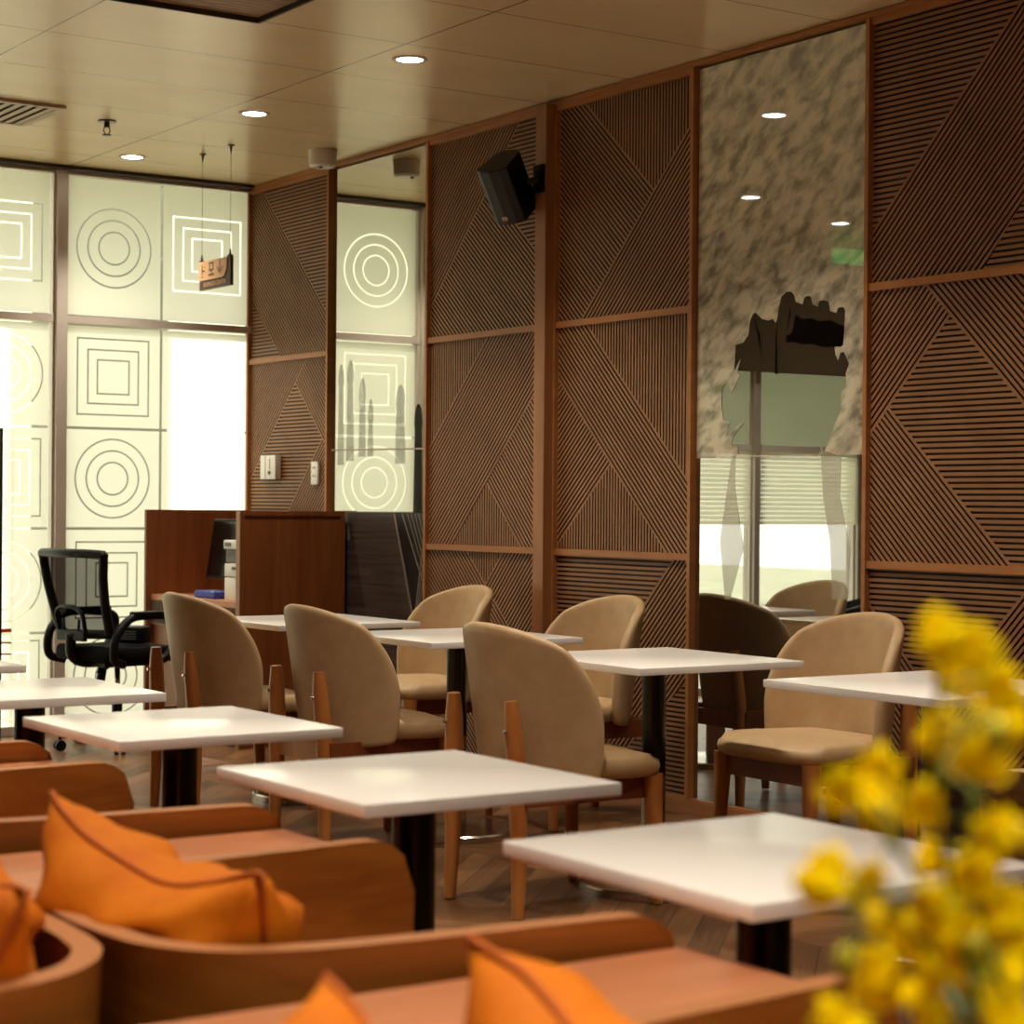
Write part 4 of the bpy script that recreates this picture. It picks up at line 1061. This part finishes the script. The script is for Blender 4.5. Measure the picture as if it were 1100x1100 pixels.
def bloom_mesh():
    bm = bm_new(); r = .0185
    specs = [(90, .8, .34), (18, .8, .32), (162, .8, .32), (-125, .75, .28), (-55, .75, .28), (-90, 1.25, .85)]
    for a, ln, wd in specs:
        a = R_(a); n = 6; rows = []
        for i in range(n+1):
            s = i/n; ww = wd*r*math.sin(PI*min(1, .12+.86*s))**.7; zz = .006*math.sin(s*PI)*(1.2 if wd > .5 else 1) - .003*s
            c_ = Vector((math.cos(a), math.sin(a), 0))*s*ln*r; p_ = Vector((-math.sin(a), math.cos(a), 0))*ww
            rows.append([bm.verts.new(c_-p_+Vector((0, 0, zz-.002))), bm.verts.new(c_+Vector((0, 0, zz+.002))), bm.verts.new(c_+p_+Vector((0, 0, zz-.002)))])
        for a_, b_ in zip(rows, rows[1:]):
            for k in range(2): bm.faces.new((a_[k], a_[k+1], b_[k+1], b_[k]))
    bmesh.ops.create_icosphere(bm, subdivisions=1, radius=.0035)
    return bm
ends = [Vector(p) for p in ((.745, .715, 1.150), (.690, .735, 1.020), (.885, .800, 1.100), (.720, .765, 1.062), (.815, .830, .945))]
mouth = base + Vector((0, 0, .205)); stems = []; curves = []
for i, e in enumerate(ends):
    mid = mouth*.5 + e*.5 + Vector((.02*(1 if i % 2 else -.5), .03, .03))
    cv = catmull([base+Vector((0, 0, .05)), mouth + Vector((.01*(i-2), .006*(i % 2), 0)), mid, e], 8); curves.append(cv)
pos = [Vector(p) for p in BL]
rnd = random.Random(4)
extra = []
for p in pos:
    if rnd.random() < .6 and p.x > .80 and p.z < 1.04:
        extra.append(p + Vector((rnd.uniform(-.012, .026), rnd.uniform(-.02, .03), rnd.uniform(-.018, .014))))
pos = pos + extra
asg = {i: [] for i in range(5)}
for p in pos:
    best = min(range(5), key=lambda i: min((p-q).length for q in curves[i])); asg[best].append(p)
bmesh_proto = None
for i, cv in enumerate(curves):
    bm = bm_new(); tube(bm, [p-base for p in cv], [.0032-.0018*k/len(cv) for k in range(len(cv))], 7)
    for p in asg[i]:
        q = min(cv[8:], key=lambda c: (p-c).length)
        tube(bm, [q-base, (q+p)/2-base+Vector((0, 0, .004)), p-base], .0011, 5)
    st = obj('flower_stem', bm, M['green_stem'], fl, True)
    for j, p in enumerate(asg[i]):
        isbud = (j % 6 == 5)
        if not isbud:
            if bmesh_proto is None:
                ob = obj('bloom', bloom_mesh(), M['petal'], st, True); bmesh_proto = ob
            else:
                ob = bmesh_proto.copy(); C.objects.link(ob); ob.parent = st
            ob.location = p-base
            to = (EYE-p).normalized()
            dv = (to + Vector((rnd.uniform(-.7, .7), rnd.uniform(-.7, .7), rnd.uniform(-.5, .7)))).normalized()
            ob.rotation_euler = (dv.to_track_quat('Z', 'Y').to_matrix() @ Matrix.Rotation(rnd.uniform(-.6, .6), 3, 'Z')).to_euler()
            s = rnd.uniform(.68, 1.0); ob.scale = (s, s, s)
        else:
            bm = bm_new(); bmesh.ops.create_uvsphere(bm, u_segments=10, v_segments=6, radius=.007); bm.transform(Matrix.Scale(1.5, 4, Vector((0, 0, 1))))
            ob = obj('flower_bud', bm, M['bud'], st, True); ob.location = p-base
def leaf(pts, wd, m):
    bm = bm_new(); cv = catmull(pts, 6); rows = []
    for k, p in enumerate(cv):
        s = k/(len(cv)-1); ww = wd*math.sin(PI*(.08+.9*s))**.8
        d_ = (cv[min(k+1, len(cv)-1)]-cv[max(k-1, 0)]).normalized(); sd2 = d_.cross(Vector((.2, -.5, .8))).normalized()
        rows.append([bm.verts.new(p-sd2*ww), bm.verts.new(p+Vector((0, 0, -.003))), bm.verts.new(p+sd2*ww)])
    for a_, b_ in zip(rows, rows[1:]):
        for k in range(2): bm.faces.new((a_[k], a_[k+1], b_[k+1], b_[k]))
    o = obj('leaf', bm, m, fl, True); s_ = o.modifiers.new('t', 'SOLIDIFY'); s_.thickness = .0012
for pts, wd, m in (([(0, 0, .20), (.03, -.02, .29), (.05, -.03, .345)], .016, 'leaf'), ([(0, 0, .20), (.05, .03, .28), (.085, .05, .325)], .017, 'leaf'), ([(0, 0, .20), (-.03, .02, .27), (-.045, .035, .30)], .013, 'pale_leaf'), ([(0, 0, .2), (.02, .05, .26), (.045, .09, .30)], .015, 'leaf'), ([(0, 0, .2), (.07, -.03, .26), (.10, -.045, .29)], .015, 'leaf'), ([(0, 0, .2), (.0, -.03, .27), (.012, -.05, .305)], .012, 'pale_leaf')):
    leaf(pts, wd, M[m])
